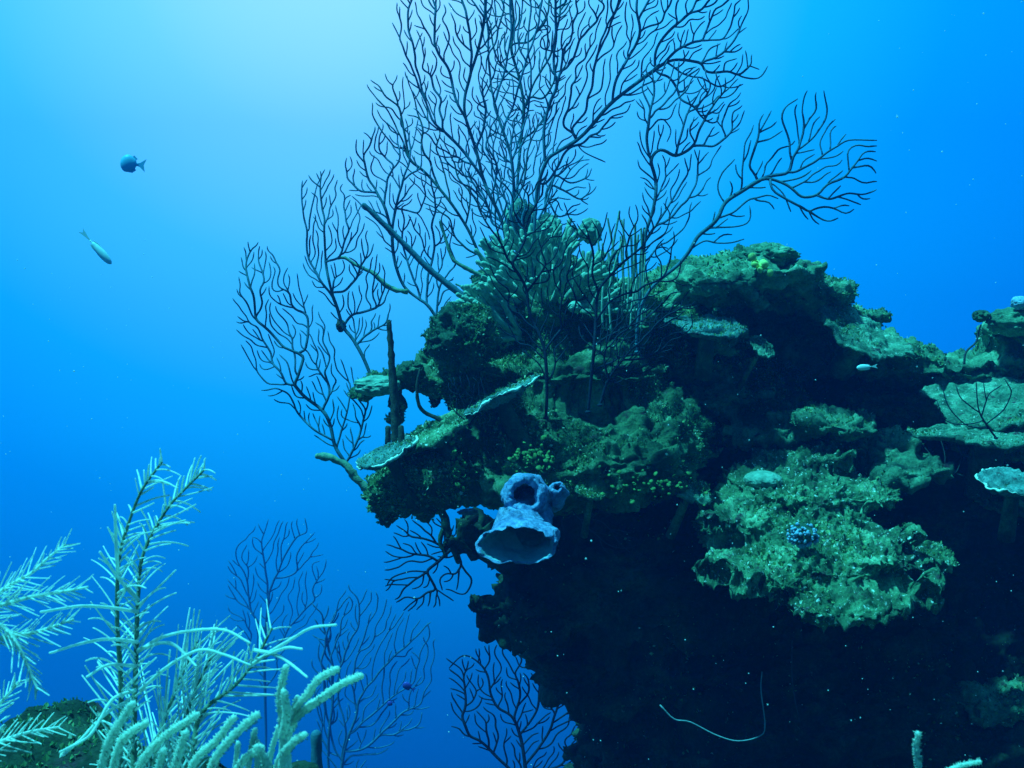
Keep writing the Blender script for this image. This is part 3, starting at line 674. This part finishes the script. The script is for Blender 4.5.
def head(label, px, py, Y, rx, ry, rd, m, seed, amp=.14, name='boulder_coral', cat='boulder coral', freq=5, group=None, sub=5):
    mb = MB(); c = P(px, py, Y); mb.ball((0, 0, 0), (1, 1, 1), sub, None, amp, seed, freq)
    v = mb.v[0]; v = v * (1 + .09 * (.5 - worley(v * 6, seed)) + .05 * (.5 - worley(v * 15, seed + 2)) + amp * .10 * fbm(v * 26, 2, seed))[:, None]
    mb.v[0] = v * np.array([rx / F * Y, rd, ry / F * Y])
    o = mb.build(name, m); o.location = tuple(c); tag(o, label, cat, group); return o
BG = 'rounded boulder corals on the reef'
head('dark shaggy round coral head at the upper left of the reef', 464, 337, 3.35, 33, 33, .12, M_DARKHEAD, 1, .34, group=BG, sub=6)
head('smooth olive dome of coral on the sunlit ledge', 763, 480, 3.42, 19, 9, .07, M_BRAIN, 2, .06, group=BG)
head('round olive globe of coral at the crest behind the finger coral', 591, 231, 3.85, 12, 13, .05, M_BRAIN, 3, .25, group=BG)
head('lumpy olive coral mass at the foot of the tall crest fans', 520, 222, 3.95, 17, 19, .08, M_BRAIN, 4, .45, group=BG)
head('small lumpy coral half hidden behind the thick fan stem at the crest', 549, 226, 4.0, 12, 12, .05, M_BRAIN, 5, .25, group=BG)
head('little disc coral in the middle of the reef front', 575, 307, 3.4, 7, 6, .03, M_FINGER, 6, .08, group=BG)
head('rounded coral lobe pointing left from the reef edge', 376, 386, 3.38, 23, 10, .08, M_BRAIN, 7, .22, group=BG)
head('grey dome of coral on the mound top', 768, 256, 3.95, 27, 13, .14, M_MOUND, 8, .35, group=BG)
head('grey boulder coral at the far right skyline', 1014, 322, 3.9, 24, 14, .10, M_MOUND, 9, .35, group=BG)
head('small blue-white coral knob at the top of the right skyline', 1020, 303, 3.85, 8, 7, .04, M_BLUEBALL, 10, .2, group=BG)
head('low dark knob on the mound slope', 845, 291, 3.95, 9, 5, .04, M_DARKHEAD, 11, .25, group=BG)
head('dark knob on the right skyline beside the whip', 981, 316, 3.9, 8, 6, .04, M_DARKHEAD, 12, .25, group=BG)
head('sponge knob wrapped round the stem of the left sea fan', 341, 326, 3.6, 5, 6, .02, M_STUMP, 13, .3, 'encrusting_sponge', 'sponge')
head('algae-topped knob above the left lobe of the reef', 411, 372, 3.45, 13, 12, .06, M_DARKHEAD, 14, .3, group=BG)

# spiky blue cluster on the ledge
rng = np.random.default_rng(5)
c0 = P(802, 535, 2.99); t = empty('coral_cluster', c0, 'small lilac-white cluster of round polyps on the sunlit ledge', 'soft coral')
b = MB(); b.ball(c0, (.042, .036, .032), 3, None, .2, 3); b.build('base', M_DARKHEAD, t)
for k in range(96):
    u = rng.normal(size=3); u /= np.linalg.norm(u); u[1] = -abs(u[1])
    b = MB(); b.ball(c0 + u * np.array([.046, .040, .036]) * rng.uniform(.85, 1.05), rng.uniform(.0035, .0068), 1); b.build('polyp', M_BLUEBALL, t)

# yellow clump on the mound
c0 = P(760, 266, 3.72); t = empty('yellow_coral', c0, 'bright yellow-green coral tuft on the mound', 'coral')
for k in range(14):
    b = MB(); c = c0 + rng.normal(0, 1, 3) * np.array([.022, .02, .016]); b.ball(c, rng.uniform(.008, .016), 2, None, .3, k); b.build('lobe', M_YELLOW, t)

# finger coral: branching pale fingers fanning out of the crest
rng = np.random.default_rng(77)
c0 = P(545, 318, 3.72); t = empty('finger_coral', c0, 'big clump of pale branching fingers in the middle of the crest', 'finger coral')
nf = 0
for k in range(46):
    a = rng.uniform(-1.45, 1.45); e = rng.uniform(-.3, 1.0)
    dvec = np.array([math.sin(a) * .95, -.75 * max(e, 0) + .1, math.cos(a) * (.95 - .5 * max(e, 0)) + .05]); dvec /= np.linalg.norm(dvec)
    root_p = c0 + np.array([0, 0, -.02]) + dvec * rng.uniform(.15, .29) * np.array([1.0, 1.0, 1.02]); b = MB()
    b.tube(catmull([c0 + dvec * .03, root_p], .03), [.013] * len(catmull([c0 + dvec * .03, root_p], .03)), 7, None, .16, rng)
    sd_ = np.cross(dvec, np.array([rng.normal() * .4, 1.0, rng.normal() * .4])); sd_ /= np.linalg.norm(sd_)
    nfg = rng.integers(4, 7)
    for q_ in range(nfg):
        an = R(-62 + 124 * (q_ + .5) / nfg + rng.normal(0, 6)); fd = dvec * math.cos(an) + sd_ * math.sin(an) + rng.normal(0, .12, 3); fd[2] += .15; fd /= np.linalg.norm(fd)
        ln = rng.uniform(.055, .10); pp = catmull([root_p - fd * .01, root_p + fd * ln * .5 + dvec * .006, root_p + fd * ln + dvec * .022], .011); r = rng.uniform(.0068, .0092)
        b.tube(pp, np.linspace(r * .95, r, len(pp)), 8, None, .16, rng, True)
        if rng.random() < .6:
            m_ = pp[int(len(pp) * .5)]; f2 = fd + sd_ * rng.choice([-.8, .8]) + rng.normal(0, .2, 3); f2 /= np.linalg.norm(f2); p2_ = catmull([m_, m_ + f2 * .018, m_ + f2 * .03 + dvec * .012], .009)
            b.tube(p2_, r * .95, 8, None, .16, rng, True)
    b.build('branch', M_FINGER, t)
# the second, lower clump reaching left
c0 = P(520, 330, 3.62); t = empty('finger_coral', c0, 'smaller clump of pale fingers reaching left, below the big clump', 'finger coral')
for k in range(24):
    a = rng.uniform(-1.75, -.7); ln = rng.uniform(.10, .21); dvec = np.array([math.sin(a), rng.uniform(-.5, .2), math.cos(a) * .9 + .15]); dvec /= np.linalg.norm(dvec)
    o0 = c0 + np.array([0, 0, rng.uniform(-.03, .20)]); b = MB(); pts = catmull([o0, o0 + dvec * ln * .6 + rng.normal(0, .01, 3), o0 + dvec * ln + np.array([0, 0, .015])], .014)
    r = rng.uniform(.007, .011); b.tube(pts, r, 8, None, .16, rng, True)
    q = pts[len(pts) // 2]; sd_ = np.array([rng.normal() * .3, rng.normal() * .4, 1.0]); pp = catmull([q, q + (dvec * .7 + sd_ * .5) * .03, q + (dvec * .9 + sd_ * .5) * .055], .014)
    b.tube(pp, r * .9, 8, None, .16, rng, True); b.build('branch', M_FINGER, t)

# upright sea rods right of the finger coral
c0 = P(628, 325, 3.6); t = empty('sea_rod', c0, 'sheaf of thin upright pale rods right of the finger coral', 'sea rod')
for k in range(30):
    x = rng.uniform(600, 645); y0 = rng.uniform(300, 335); y1 = y0 - rng.uniform(40, 105); yy = 3.55 + rng.uniform(-.12, .15)
    y1 = max(y1, 208 + abs(x - 607) * .6)
    pts = P(np.array([x, x + rng.normal(0, 2), x + rng.normal(0, 4)]), np.array([y0, .5 * (y0 + y1), y1]), np.full(3, yy))
    b = MB(); b.tube(catmull(pts, .02), rng.uniform(.0026, .0045), 6, None, .16, rng, True); b.build('rod', M_FINGER if k % 3 else M_BRANCH, t)

def stalk(name, label, cat, pts, Y, r, m, seed=0, jit=.15, taper=.8, group=None, dep=None, twigs=()):
    rng = np.random.default_rng(seed); px = np.asarray(pts, float); Yv = np.full(len(px), Y) if dep is None else np.asarray(dep, float)
    w_ = P(px[:, 0], px[:, 1], Yv); c = catmull(w_, .012); b = MB()
    o = empty(name, w_[0], label, cat, group)
    rr = np.linspace(r, r * taper, len(c)); b.tube(c, rr, 8, None, jit, rng, True); b.build('stem', m, o)
    for tw in twigs:
        tp = np.asarray(tw, float); q = catmull(P(tp[:, 0], tp[:, 1], np.full(len(tp), Y)), .012); b = MB(); b.tube(q, np.linspace(r * .6, r * .4, len(q)), 7, None, jit, rng, True); b.build('branch', m, o)
    return o
stalk('dead_stalk', 'snapped straight dark stalk leaning up to the left across the water', 'dead coral', [(474, 304), (466, 298), (430, 270), (396, 236), (364, 205)], 3.7, .0125, M_FANSTEM, 1, .10, .75)
stalk('dead_stalk', 'upright crusty brown stalk standing on the shelf at the left', 'dead coral', [(396, 445), (395, 415), (393, 380), (389, 322)], 3.25, .0155, M_STUMP, 2, .22, .55)
stalk('dead_stalk', 'short dark stub at the foot of the upright brown stalk', 'dead coral', [(388, 445), (388, 428)], 3.3, .010, M_STUMP, 3, .15, .9)
stalk('dead_stalk', 'blunt dark stub beside the pale tongue plate', 'dead coral', [(402, 450), (401, 428)], 3.2, .011, M_STUMP, 4, .15, .9)
stalk('dead_stalk', 'bare twisted twig reaching over the gap in the left shelf', 'dead coral', [(452, 432), (440, 420), (424, 412), (418, 402), (417, 385), (420, 370)], 3.3, .008, M_STUMP, 5, .12, .5)
stalk('soft_branch', 'olive knobbed branch trailing left across the sea fans', 'soft coral', [(408, 292), (390, 288), (374, 274), (358, 266), (345, 258), (338, 258)], 3.62, .009, M_BRANCH, 6, .35, .6)
stalk('soft_branch', 'pale forked branch curling out from the crest on the left', 'soft coral', [(492, 282), (478, 274), (462, 266), (452, 258), (446, 240), (440, 222)], 3.85, .009, M_BRANCH, 7, .2, .55, None, None, [[(486, 278), (474, 284), (466, 288), (456, 284)]])
stalk('dead_stalk', 'crooked pale-topped stalk at the lower left edge of the reef', 'dead coral', [(380, 500), (358, 480), (346, 466), (334, 459), (318, 456)], 3.42, .016, M_BRANCH, 8, .35, .7)
stalk('dead_stalk', 'dark club-shaped stub at the bottom beside the pale rods', 'dead coral', [(318, 800), (317, 768), (316, 735)], 2.2, .013, M_FANSTEM, 9, .10, .9)
stalk('hanging_sponge', 'dark forked lump hanging below the left shelf', 'sponge', [(440, 505), (446, 525), (452, 545), (458, 562)], 3.8, .018, M_DARKHEAD, 10, .3, .5, None, None, [[(446, 525), (440, 540), (446, 556)]])
stalk('wire_coral', 'dark wire coral curling up from the right ridge', 'wire coral', [(964, 366), (966, 352), (976, 342), (979, 330), (981, 325)], 3.95, .0045, M_WHIP, 11, .05, .8)
stalk('wire_coral', 'pale thread-like wire coral looping in the dark at the foot of the wall', 'wire coral', [(660, 705), (674, 719), (690, 722), (716, 735), (738, 741), (760, 736), (765, 725), (761, 690), (762, 672)], 3.1, .0024, M_PALEWIRE, 12, .05, .7)
stalk('wire_coral', 'faint straight strand hanging down the dark wall', 'wire coral', [(792, 640), (792, 675), (795, 700), (800, 722)], 3.4, .0022, M_WHIP, 13, .15, .8)

# blue vase sponge under the shelf
rng = np.random.default_rng(9)
c0 = P(525, 505, 3.15); t = empty('vase_sponge', c0, 'blue sponge with a wide drooping mouth and a ring opening, under the shelf', 'sponge')
def vase(axis_pts, radii, wall, name, flat=1.0, seed=0, rag=.22, na=72, inside=M_SPONGEIN):
    """A hollow tube: outer skin, wavy lip, inner skin."""
    p = np.asarray(axis_pts, float); n = 26; tt = np.linspace(0, 1, n)
    q = np.stack([np.interp(tt, np.linspace(0, 1, len(p)), p[:, k]) for k in range(3)], 1); rr = np.interp(tt, np.linspace(0, 1, len(radii)), radii)
    d = np.gradient(q, axis=0); d /= np.linalg.norm(d, axis=1)[:, None]
    a = np.cross(d, np.array([0, 1.0, 0])); a = np.where(np.linalg.norm(a, axis=1)[:, None] < .2, np.array([1.0, 0, 0]), a); a /= np.linalg.norm(a, axis=1)[:, None]; bb = np.cross(d, a)
    th = np.linspace(0, 2 * math.pi, na, endpoint=False); ring = np.stack([np.cos(th), np.sin(th), 0 * th], 1)
    def skin(off, lift=0):
        out_ = []
        for i in range(n):
            wv = 1 + .10 * fbm(ring * 1.5 + np.array([0, 0, tt[i] * 3 + seed]), 3, seed) + .05 * fbm(ring * 5 + np.array([0, 0, tt[i] * 9 + seed]), 2, seed + 1)
            r_ = (rr[i] * wv - off); edge = (rag * rr[i] * fbm(ring * 2.2 + seed, 3, seed + 2) if i == n - 1 else np.zeros(na))
            out_.append(q[i] + (r_ * np.cos(th))[:, None] * a[i] + (r_ * np.sin(th) * flat)[:, None] * bb[i] + edge[:, None] * d[i])
        return np.array(out_)
    O = skin(0); I = skin(wall)
    def rough(v):
        u = v.reshape(-1, 3); k = .016 * fbm(u * 22, 3, seed) + .005 * (.45 - worley(u * 60, seed + 3)); w_ = np.stack([fbm(u * 30, 2, seed + 5), fbm(u * 30, 2, seed + 6), fbm(u * 30, 2, seed + 7)], 1)
        cen = q.repeat(na, 0); r_ = u - cen; r_ /= np.linalg.norm(r_, axis=1)[:, None] + 1e-9; return (u + r_ * k[:, None] + .005 * w_).reshape(v.shape)
    O = rough(O); I = rough(I)
    f = []
    for i in range(n - 1):
        for j in range(na): f.append([i * na + j, i * na + (j + 1) % na, (i + 1) * na + (j + 1) % na, (i + 1) * na + j])
    b = MB(); b.add(O.reshape(-1, 3), f)
    lr = []
    for k_ in range(9):
        t_ = k_ / 8; e_ = O[-1] * (1 - t_) + I[-1] * t_ + d[-1] * wall * .55 * math.sin(math.pi * t_)
        if 0 < k_ < 8: e_ = e_ + .007 * np.stack([fbm(e_ * 45, 3, 71), fbm(e_ * 45, 3, 72), fbm(e_ * 45, 3, 73)], 1)
        lr.append(e_)
    b.add(np.concatenate(lr), [[k_ * na + j, k_ * na + (j + 1) % na, (k_ + 1) * na + (j + 1) % na, (k_ + 1) * na + j] for k_ in range(8) for j in range(na)])
    tube_o = b.build(name, M_SPONGE, t)
    b = MB(); lo_ = int(n * .3); g_ = [[i * na + j, (i + 1) * na + j, (i + 1) * na + (j + 1) % na, i * na + (j + 1) % na] for i in range(n - 1 - lo_) for j in range(na)]
    b.add(I[lo_:].reshape(-1, 3), g_ + [list(range(na))]); b.build('inner_lining', inside, tube_o).location = (0, 0, 0)
pm = lambda x, y, Y: P(x, y, Y)
_b = MB.build
def build_rel(s, name, mat=None, parent=None, smooth=True):
    """As build, for sub-parts too: shift by the thing's base, wherever in the tree the parent is."""
    v = np.concatenate(s.v); r_ = parent
    if r_ is not None:
        while r_.parent is not None: r_ = r_.parent
        v = v - np.array(r_.location)
    return mesh(name, v, s.f, mat, parent, smooth)
MB.build = build_rel
vase([pm(538, 497, 3.10 ), pm(534, 512, 3.02 ), pm(524, 532, 2.93 ), pm(519, 544, 2.83 )], [.045, .060, .092, .116], .013, 'tube', .48, 1)
vase([pm(528, 500, 3.14 ), pm(526, 498, 3.04 ), pm(525, 496, 2.97 )], [.064, .070, .060], .029, 'tube', 1.05, 2, .3, 60, M_WALL)
vase([pm(556, 500, 3.13 ), pm(557, 494, 3.05 ), pm(558, 488, 2.98 )], [.026, .031, .016], .010, 'tube', 1.1, 3, .25, 48, M_WALL)
b = MB(); b.ball(pm(545, 500, 3.24 ), (.07, .05, .04), 4, None, .35, 4); b.build('base', M_SPONGE, t)
# pale blue crust seen through the gap to the left of the sponge
head('pale blue crust in the gap left of the blue sponge', 468, 512, 3.6, 10, 3.5, .02, M_SPONGE, 21, .3, 'encrusting_sponge', 'sponge')

fan('short bare sea fan standing on the lower shelf behind the slanting plate',
    [[(470, 428), (466, 415), (462, 400), (455, 385)], [(466, 415), (472, 400), (474, 384)], [(468, 422), (455, 412), (446, 398)], [(470, 424), (484, 405), (488, 388)]],
    [(468, 420), (444, 400), (450, 375), (492, 378), (488, 405)], 3.18, 141, 7.5, .5, 1.2, flow=(0, -1), m=M_FANDARK, ms=M_FANDARK)
M_LEAF = mat('yellow_green_leaves', m_simple((.03, .09, .02), (.16, .30, .09), 60, .4, .003))
rng = np.random.default_rng(41)
for lab, px, py, Yk, spread, nl, sz in [('yellow-green leafy algae hanging on the shelf front, left of the blue sponge', 457, 470, 3.10, (.022, .02, .055), 60, .011), ('rosette of round olive leaves above the blue sponge', 535, 458, 3.08, (.045, .03, .025), 60, .012),
                                     ('leafy algae tuft under the left tip of the lower shelf', 400, 502, 3.18, (.055, .03, .035), 90, .009), ('leafy algae at the lower rim of the shelf, right of the blue sponge', 640, 486, 3.12, (.10, .04, .03), 110, .010)]:
    c0 = P(px, py, Yk); t = empty('leafy_algae', c0, lab, 'algae', 'leafy algae tufts on the shelf'); b = MB()
    for k in range(nl):
        c = c0 + np.array([0, .02, 0]) + rng.normal(0, .75, 3) * np.array(spread); nrm = np.array([rng.normal() * .5, -.8 + rng.normal() * .4, .5 + rng.normal() * .4]); A_, B_, N_ = tilt_frame(nrm); r_ = sz * rng.uniform(.3, .85); th = np.linspace(0, 2 * math.pi, 9)[:-1]
        ring_ = c + r_ * (np.cos(th)[:, None] * A_ + .8 * np.sin(th)[:, None] * B_) + (rng.normal(0, .12, (8, 1)) * r_) * N_
        b.add(np.vstack([ring_, ring_ - N_ * .0012, c - N_ * r_ * .25, c - N_ * (r_ * .25 + .0012)]), [[i, (i + 1) % 8, 16] for i in range(8)] + [[8 + (i + 1) % 8, 8 + i, 17] for i in range(8)] + [[i, 8 + i, 8 + (i + 1) % 8, (i + 1) % 8] for i in range(8)])
    b.build('leaves', M_LEAF, t)
for k, o_ in enumerate([o_ for o_ in bpy.data.objects if o_.name.startswith('disc')]):
    turf('algae_turf', o_, 500, 60 + k, (.003, .008), .10, .1)
for k, o_ in enumerate([o_ for o_ in bpy.data.objects if o_.name.startswith('boulder_coral')][:1]):
    turf('algae_turf', o_, 2500, 80 + k, (.004, .011), -.2, -.5)

# ------------------------------------------------------------------ foreground plumes and rods
def plume(label, stems, Y, seed, blen=38, gap=5.0, ang=48, curl=-.25, r=.9, group='pale feathery sea plumes in the foreground', extra=(), sides=None, m=None):
    """stems: list of pixel polylines; each carries two rows of thin branchlets."""
    rng = np.random.default_rng(seed); o = empty('sea_plume', P(*stems[0][0], Y), label, 'sea plume', group)
    for si, sp in enumerate(stems):
        c = catmull(sp, 2.0); n = len(c); dp = Y + .05 * math.sin(si * 2.1) + np.linspace(0, -.05 if si % 2 else .06, n)
        b = MB(); b.tube(P(c[:, 0], c[:, 1], dp), np.linspace(3.4, 1.2, n) * Y / F, 7, None, .08, rng); b.build('stem', M_PLUMESTEM if m is None else m, o)
        b = MB(); acc = 0; last = c[0]; side = 1; t_ = np.gradient(c, axis=0); t_ /= np.linalg.norm(t_, axis=1)[:, None] + 1e-9
        for i in range(int(n * .06), n):
            acc += np.linalg.norm(c[i] - last); last = c[i]
            if acc < gap * rng.uniform(.7, 1.3): continue
            acc = 0
            for side in (-1, 1):
                if rng.random() < .16: continue
                f_ = i / n; ln = blen * rng.uniform(.5, 1.4) * (1 - .55 * f_ ** 2) * (.6 + .4 * min(1, f_ * 5))
                th = R(ang * rng.uniform(.7, 1.25)) * side; ct, st_ = math.cos(th), math.sin(th); d = np.array([t_[i, 0] * ct - t_[i, 1] * st_, t_[i, 0] * st_ + t_[i, 1] * ct])
                k = np.linspace(0, 1, 9)[:, None]; bend = np.array([0, 1.0]) * curl * ln * -rng.uniform(-.1, 1.7)
                q = c[i] + d * ln * k + (bend + t_[i] * ln * .10) * k ** 2
                zz = dp[i] + rng.uniform(-.10, .10) * k[:, 0] * ln / 38
                b.tube(P(q[:, 0], q[:, 1], zz), np.linspace(1.2, .75, 9) * r * rng.uniform(.8, 1.2) * Y / F, 6, None, .18, rng, True)
        b.build('branchlets', m or M_PLUME, o)
    for ex in extra:
        q = catmull(ex, 4.0); b = MB(); b.tube(P(q[:, 0], q[:, 1], Y + np.linspace(0, -.08, len(q))), np.linspace(2.0, 1.2, len(q)) * Y / F, 7, None, .16, rng, True); b.build('branchlet', M_PLUME, o)
    return o
plume('tall pale sea plume with two feathery tops at the lower left',
      [[(134, 800), (134, 730), (136, 660), (138, 600), (143, 555), (165, 512), (184, 490), (204, 470)], [(120, 800), (121, 690), (117, 620), (119, 560), (128, 525), (142, 490), (162, 462)]],
      1.25, 1, 46, 5.0, 38, -.42,
      extra=[[(138, 612), (122, 609), (83, 606), (41, 612)], [(138, 642), (110, 639), (83, 643), (50, 653)], [(136, 666), (108, 665), (87, 677)], [(138, 652), (160, 638), (190, 631), (224, 630), (250, 643)],
             [(138, 650), (160, 643), (176, 646), (196, 666)], [(136, 690), (112, 700), (90, 735), (60, 752)], [(134, 700), (108, 712), (80, 740), (62, 756)], [(138, 600), (120, 580), (100, 552)], [(118, 575), (116, 540), (115, 505)]])
plume('pale sea plume bending to the right in front of the deep-water fans',
      [[(190, 800), (196, 730), (206, 708), (232, 688), (252, 665), (266, 640), (272, 628)]], 1.2, 2, 50, 5.0, 40, -.26,
      extra=[[(250, 666), (270, 652), (290, 640), (311, 628), (336, 625)], [(254, 650), (276, 655), (292, 665), (307, 677)], [(256, 660), (285, 648), (302, 649)], [(140, 690), (170, 665), (200, 650), (225, 655), (250, 665)]])
plume('sea plume with long parallel branchlets in the middle of the foreground',
      [[(150, 800), (160, 735), (172, 700), (184, 670), (198, 640)], [(170, 800), (182, 730), (196, 690), (212, 655)]], 1.32, 3, 70, 5.5, 20, -.16)
plume('soft blurred sea plume entering at the left edge',
      [[(-60, 640), (0, 592), (30, 574), (48, 558), (66, 544)], [(-60, 615), (0, 605), (30, 597), (60, 592), (88, 587)], [(-60, 650), (0, 638), (36, 632), (74, 619)], [(-60, 600), (0, 625), (20, 650), (38, 690)]],
      1.05, 4, 27, 3.4, 36, -.04, .62, m=M_PLUME)
plume('low sea plume over the dark rock in the bottom left corner',
      [[(-60, 765), (0, 742), (30, 732), (60, 727)], [(-40, 800), (-10, 720), (20, 680)]], 1.15, 5, 30, 4.4, 38, .0, .7, m=M_PLUME)

def rods(label, lines, Y, seed, r=4.2, group=None):
    rng = np.random.default_rng(seed); o = empty('sea_rod', P(*lines[0][0], Y), label, 'sea rod', group)
    for k, ln in enumerate(lines):
        c = catmull(ln, 1.3); n = len(c); dp = Y + rng.uniform(-.06, .06) + np.linspace(.02, -.02, n); w_ = P(c[:, 0], c[:, 1], dp)
        b = MB(); b.tube(w_, np.linspace(r * 1.05, r * .82, n) * Y / F, 11, None, .26, rng, True)
        # polyps: short bristles all over the rod
        tt = np.gradient(w_, axis=0); tt /= np.linalg.norm(tt, axis=1)[:, None]
        for i in range(0, n):
            for _ in range(3):
                u = np.cross(tt[i], rng.normal(size=3)); u /= np.linalg.norm(u); s_ = u * r * Y / F * .9; a_ = np.cross(u, tt[i]) * .0011; l_ = u * .0026 + tt[i] * .0008
                b.add([w_[i] + s_ + a_, w_[i] + s_ - a_, w_[i] + s_ + tt[i] * .0008, w_[i] + s_ + l_], [[0, 1, 3], [1, 2, 3], [2, 0, 3]])
        b.build('rod', M_ROD, o)
    return o
rods('thick fuzzy sea rod with forked arms right of the plumes', [[(282, 800), (283, 750), (282, 719), (280, 695), (286, 667)], [(286, 723), (295, 708), (308, 694), (318, 680), (337, 669)], [(290, 722), (310, 706), (325, 696), (342, 684), (361, 676)],
      [(284, 740), (294, 722), (298, 698)], [(285, 752), (294, 742), (305, 735)], [(283, 735), (287, 715), (284, 692)]], 1.12, 1, 4.0)
rods('cluster of fuzzy pale rods curving up at the bottom left', [[(96, 800), (102, 765), (112, 736), (133, 704)], [(104, 810), (118, 750), (128, 735), (146, 723)], [(130, 800), (142, 762), (166, 736), (197, 715)], [(172, 800), (176, 765), (186, 733)],
      [(178, 800), (196, 760), (215, 742), (234, 718)], [(204, 800), (214, 762), (232, 738), (257, 715)], [(262, 800), (266, 765), (257, 747)], [(150, 800), (158, 770), (164, 750)], [(225, 800), (232, 778), (246, 758), (262, 748)]], 1.02, 2, 4.1)
rods('two smooth pale rod tips poking up at the bottom right', [[(925, 850), (920, 775), (917, 750), (918, 733)], [(935, 850), (945, 780), (958, 767), (980, 762)]], 1.0, 3, 2.6)
rods('tuft of short knobbly rods behind the fuzzy sea rods', [[(235 + 9 * k, 800), (236 + 9 * k + 4 * math.sin(k), 765), (238 + 9 * k + 8 * math.sin(k * 1.7), 735 + 8 * math.cos(k * 2.3))] for k in range(7)], 1.4, 4, 3.0)

# ------------------------------------------------------------------ fish
def fish(label, px, py, Y, length, height, m, heading, seed, tail=.28, width=.22, forked=True):
    """heading: angle in the picture plane, degrees, of the direction the head points (0 = right, 90 = up)."""
    o = empty('fish', P(px, py, Y), label, 'fish', 'small reef fish')
    n, na = 22, 14; x = np.linspace(0, 1, n); prof = np.clip(np.sin(math.pi * np.clip(x, 0, 1) ** .75) ** .8, .0, 1) * .5 + .06; prof[0] = .03
    prof = np.where(x > .86, np.linspace(1, 1, n) * .085 + (1 - x) * .35, prof)
    th = np.linspace(0, 2 * math.pi, na, endpoint=False); a = R(heading); A = XAX * math.cos(a) + UPV * math.sin(a); B = -XAX * math.sin(a) + UPV * math.cos(a); C = FWD
    c = P(px, py, Y); bl = length * (1 - tail)
    def W(u, v, wv): return c + np.outer(.5 * length - np.atleast_1d(u), A) + np.outer(np.atleast_1d(v), B) + np.outer(np.atleast_1d(wv), C)
    v = np.vstack([W(np.full(na, x[i] * bl), prof[i] * height * np.cos(th), prof[i] * height * width * 2 * np.sin(th)) for i in range(n)])
    f = [[i * na + j, i * na + (j + 1) % na, (i + 1) * na + (j + 1) % na, (i + 1) * na + j] for i in range(n - 1) for j in range(na)] + [list(range(na))[::-1], [(n - 1) * na + j for j in range(na)]]
    b = MB(); b.add(v, f); b.build('body', m, o)
    def fin(pts, nm, w_=.006):
        u = np.array(pts, float); k = len(u); t2 = w_ * length
        vv = np.vstack([W(u[:, 0] * length, u[:, 1] * height, np.full(k, t2)), W(u[:, 0] * length, u[:, 1] * height, np.full(k, -t2))])
        ff_ = [list(range(k)), [k + i for i in range(k)][::-1]] + [[i, k + i, k + (i + 1) % k, (i + 1) % k] for i in range(k)]
        b_ = MB(); b_.add(vv, ff_); b_.build(nm, m, o, False)
    e = 1 - tail
    fin([(e - .05, .07), (e + .08, .14), (1.0, .42), (.94, .1), (.92, 0), (.94, -.1), (1.0, -.42), (e + .08, -.14), (e - .05, -.07)], 'tail_fin')
    fin([(.20, .42), (.36, .56), (.52, .56), (.66, .36), (.6, .28), (.4, .40)], 'dorsal_fin'); fin([(.38, -.42), (.52, -.54), (.66, -.34), (.58, -.26)], 'anal_fin')
    for s in (-1, 1):
        b = MB(); b.ball(W(.11 * length, .10 * height, s * height * width * .62)[0], height * .05, 2); b.build('eye', M_EYE, o)
    return o
fish('dark oval fish swimming left in open water at the upper left', 133, 164, 9.0, .225, .138, M_FISHHAZED, 172, 1, .30)
fish('slender silver fish swimming down to the right at the left', 96, 247, 7.0, .315, .050, M_FISHPALE, -48, 2, .30, .35)
fish('tiny bright white fish in front of the dark hollow at the right', 867, 367, 3.4, .070, .018, M_FISHPALE, 185, 3, .28)
fish('tiny violet fish beside the deep-water fan below', 409, 687, 6.2, .085, .040, M_FISHPURP, 150, 4, .28)
fish('very small blue fish near the stem of the deep-water fan', 391, 703, 6.5, .05, .028, M_FISHPURP, 200, 5, .28)

# drifting specks in the water
rng = np.random.default_rng(3); b = MB()
for k in range(650):
    Yk = rng.uniform(.9, 4.2); px, py = rng.uniform(-60, 1084), rng.uniform(-60, 828)
    if py < 230 and px < 800: continue
    b.ball(P(px, py, Yk), rng.uniform(.25, .75) * Yk / F * (1.6 if rng.random() < .05 else 1), 1)
tag(b.build('drifting_particles', M_SPECK), kind='stuff')

# ------------------------------------------------------------------ the water itself: even haze
mh = bpy.data.materials.new('water_haze'); mh.use_nodes = True; mh.node_tree.nodes.clear()
mh.node_tree.nodes.new('ShaderNodeOutputMaterial'); _o = mh.node_tree
_v = _o.nodes.new('ShaderNodeVolumePrincipled'); _v.inputs['Color'].default_value = (.01, .20, .72, 1); _v.inputs['Density'].default_value = .022
_v.inputs['Anisotropy'].default_value = .35; _o.links.new(_v.outputs[0], _o.nodes[0].inputs['Volume'])
bx0, bx1 = np.array([-16, -6, -18.5]), np.array([16, 19.5, 3.2])
vv = np.array([[(bx0, bx1)[i][0], (bx0, bx1)[j][1], (bx0, bx1)[k][2]] for i in (0, 1) for j in (0, 1) for k in (0, 1)])
tag(mesh('haze', vv, [[0, 1, 3, 2], [4, 6, 7, 5], [0, 4, 5, 1], [2, 3, 7, 6], [0, 2, 6, 4], [1, 5, 7, 3]], mh, None, False), kind='stuff')
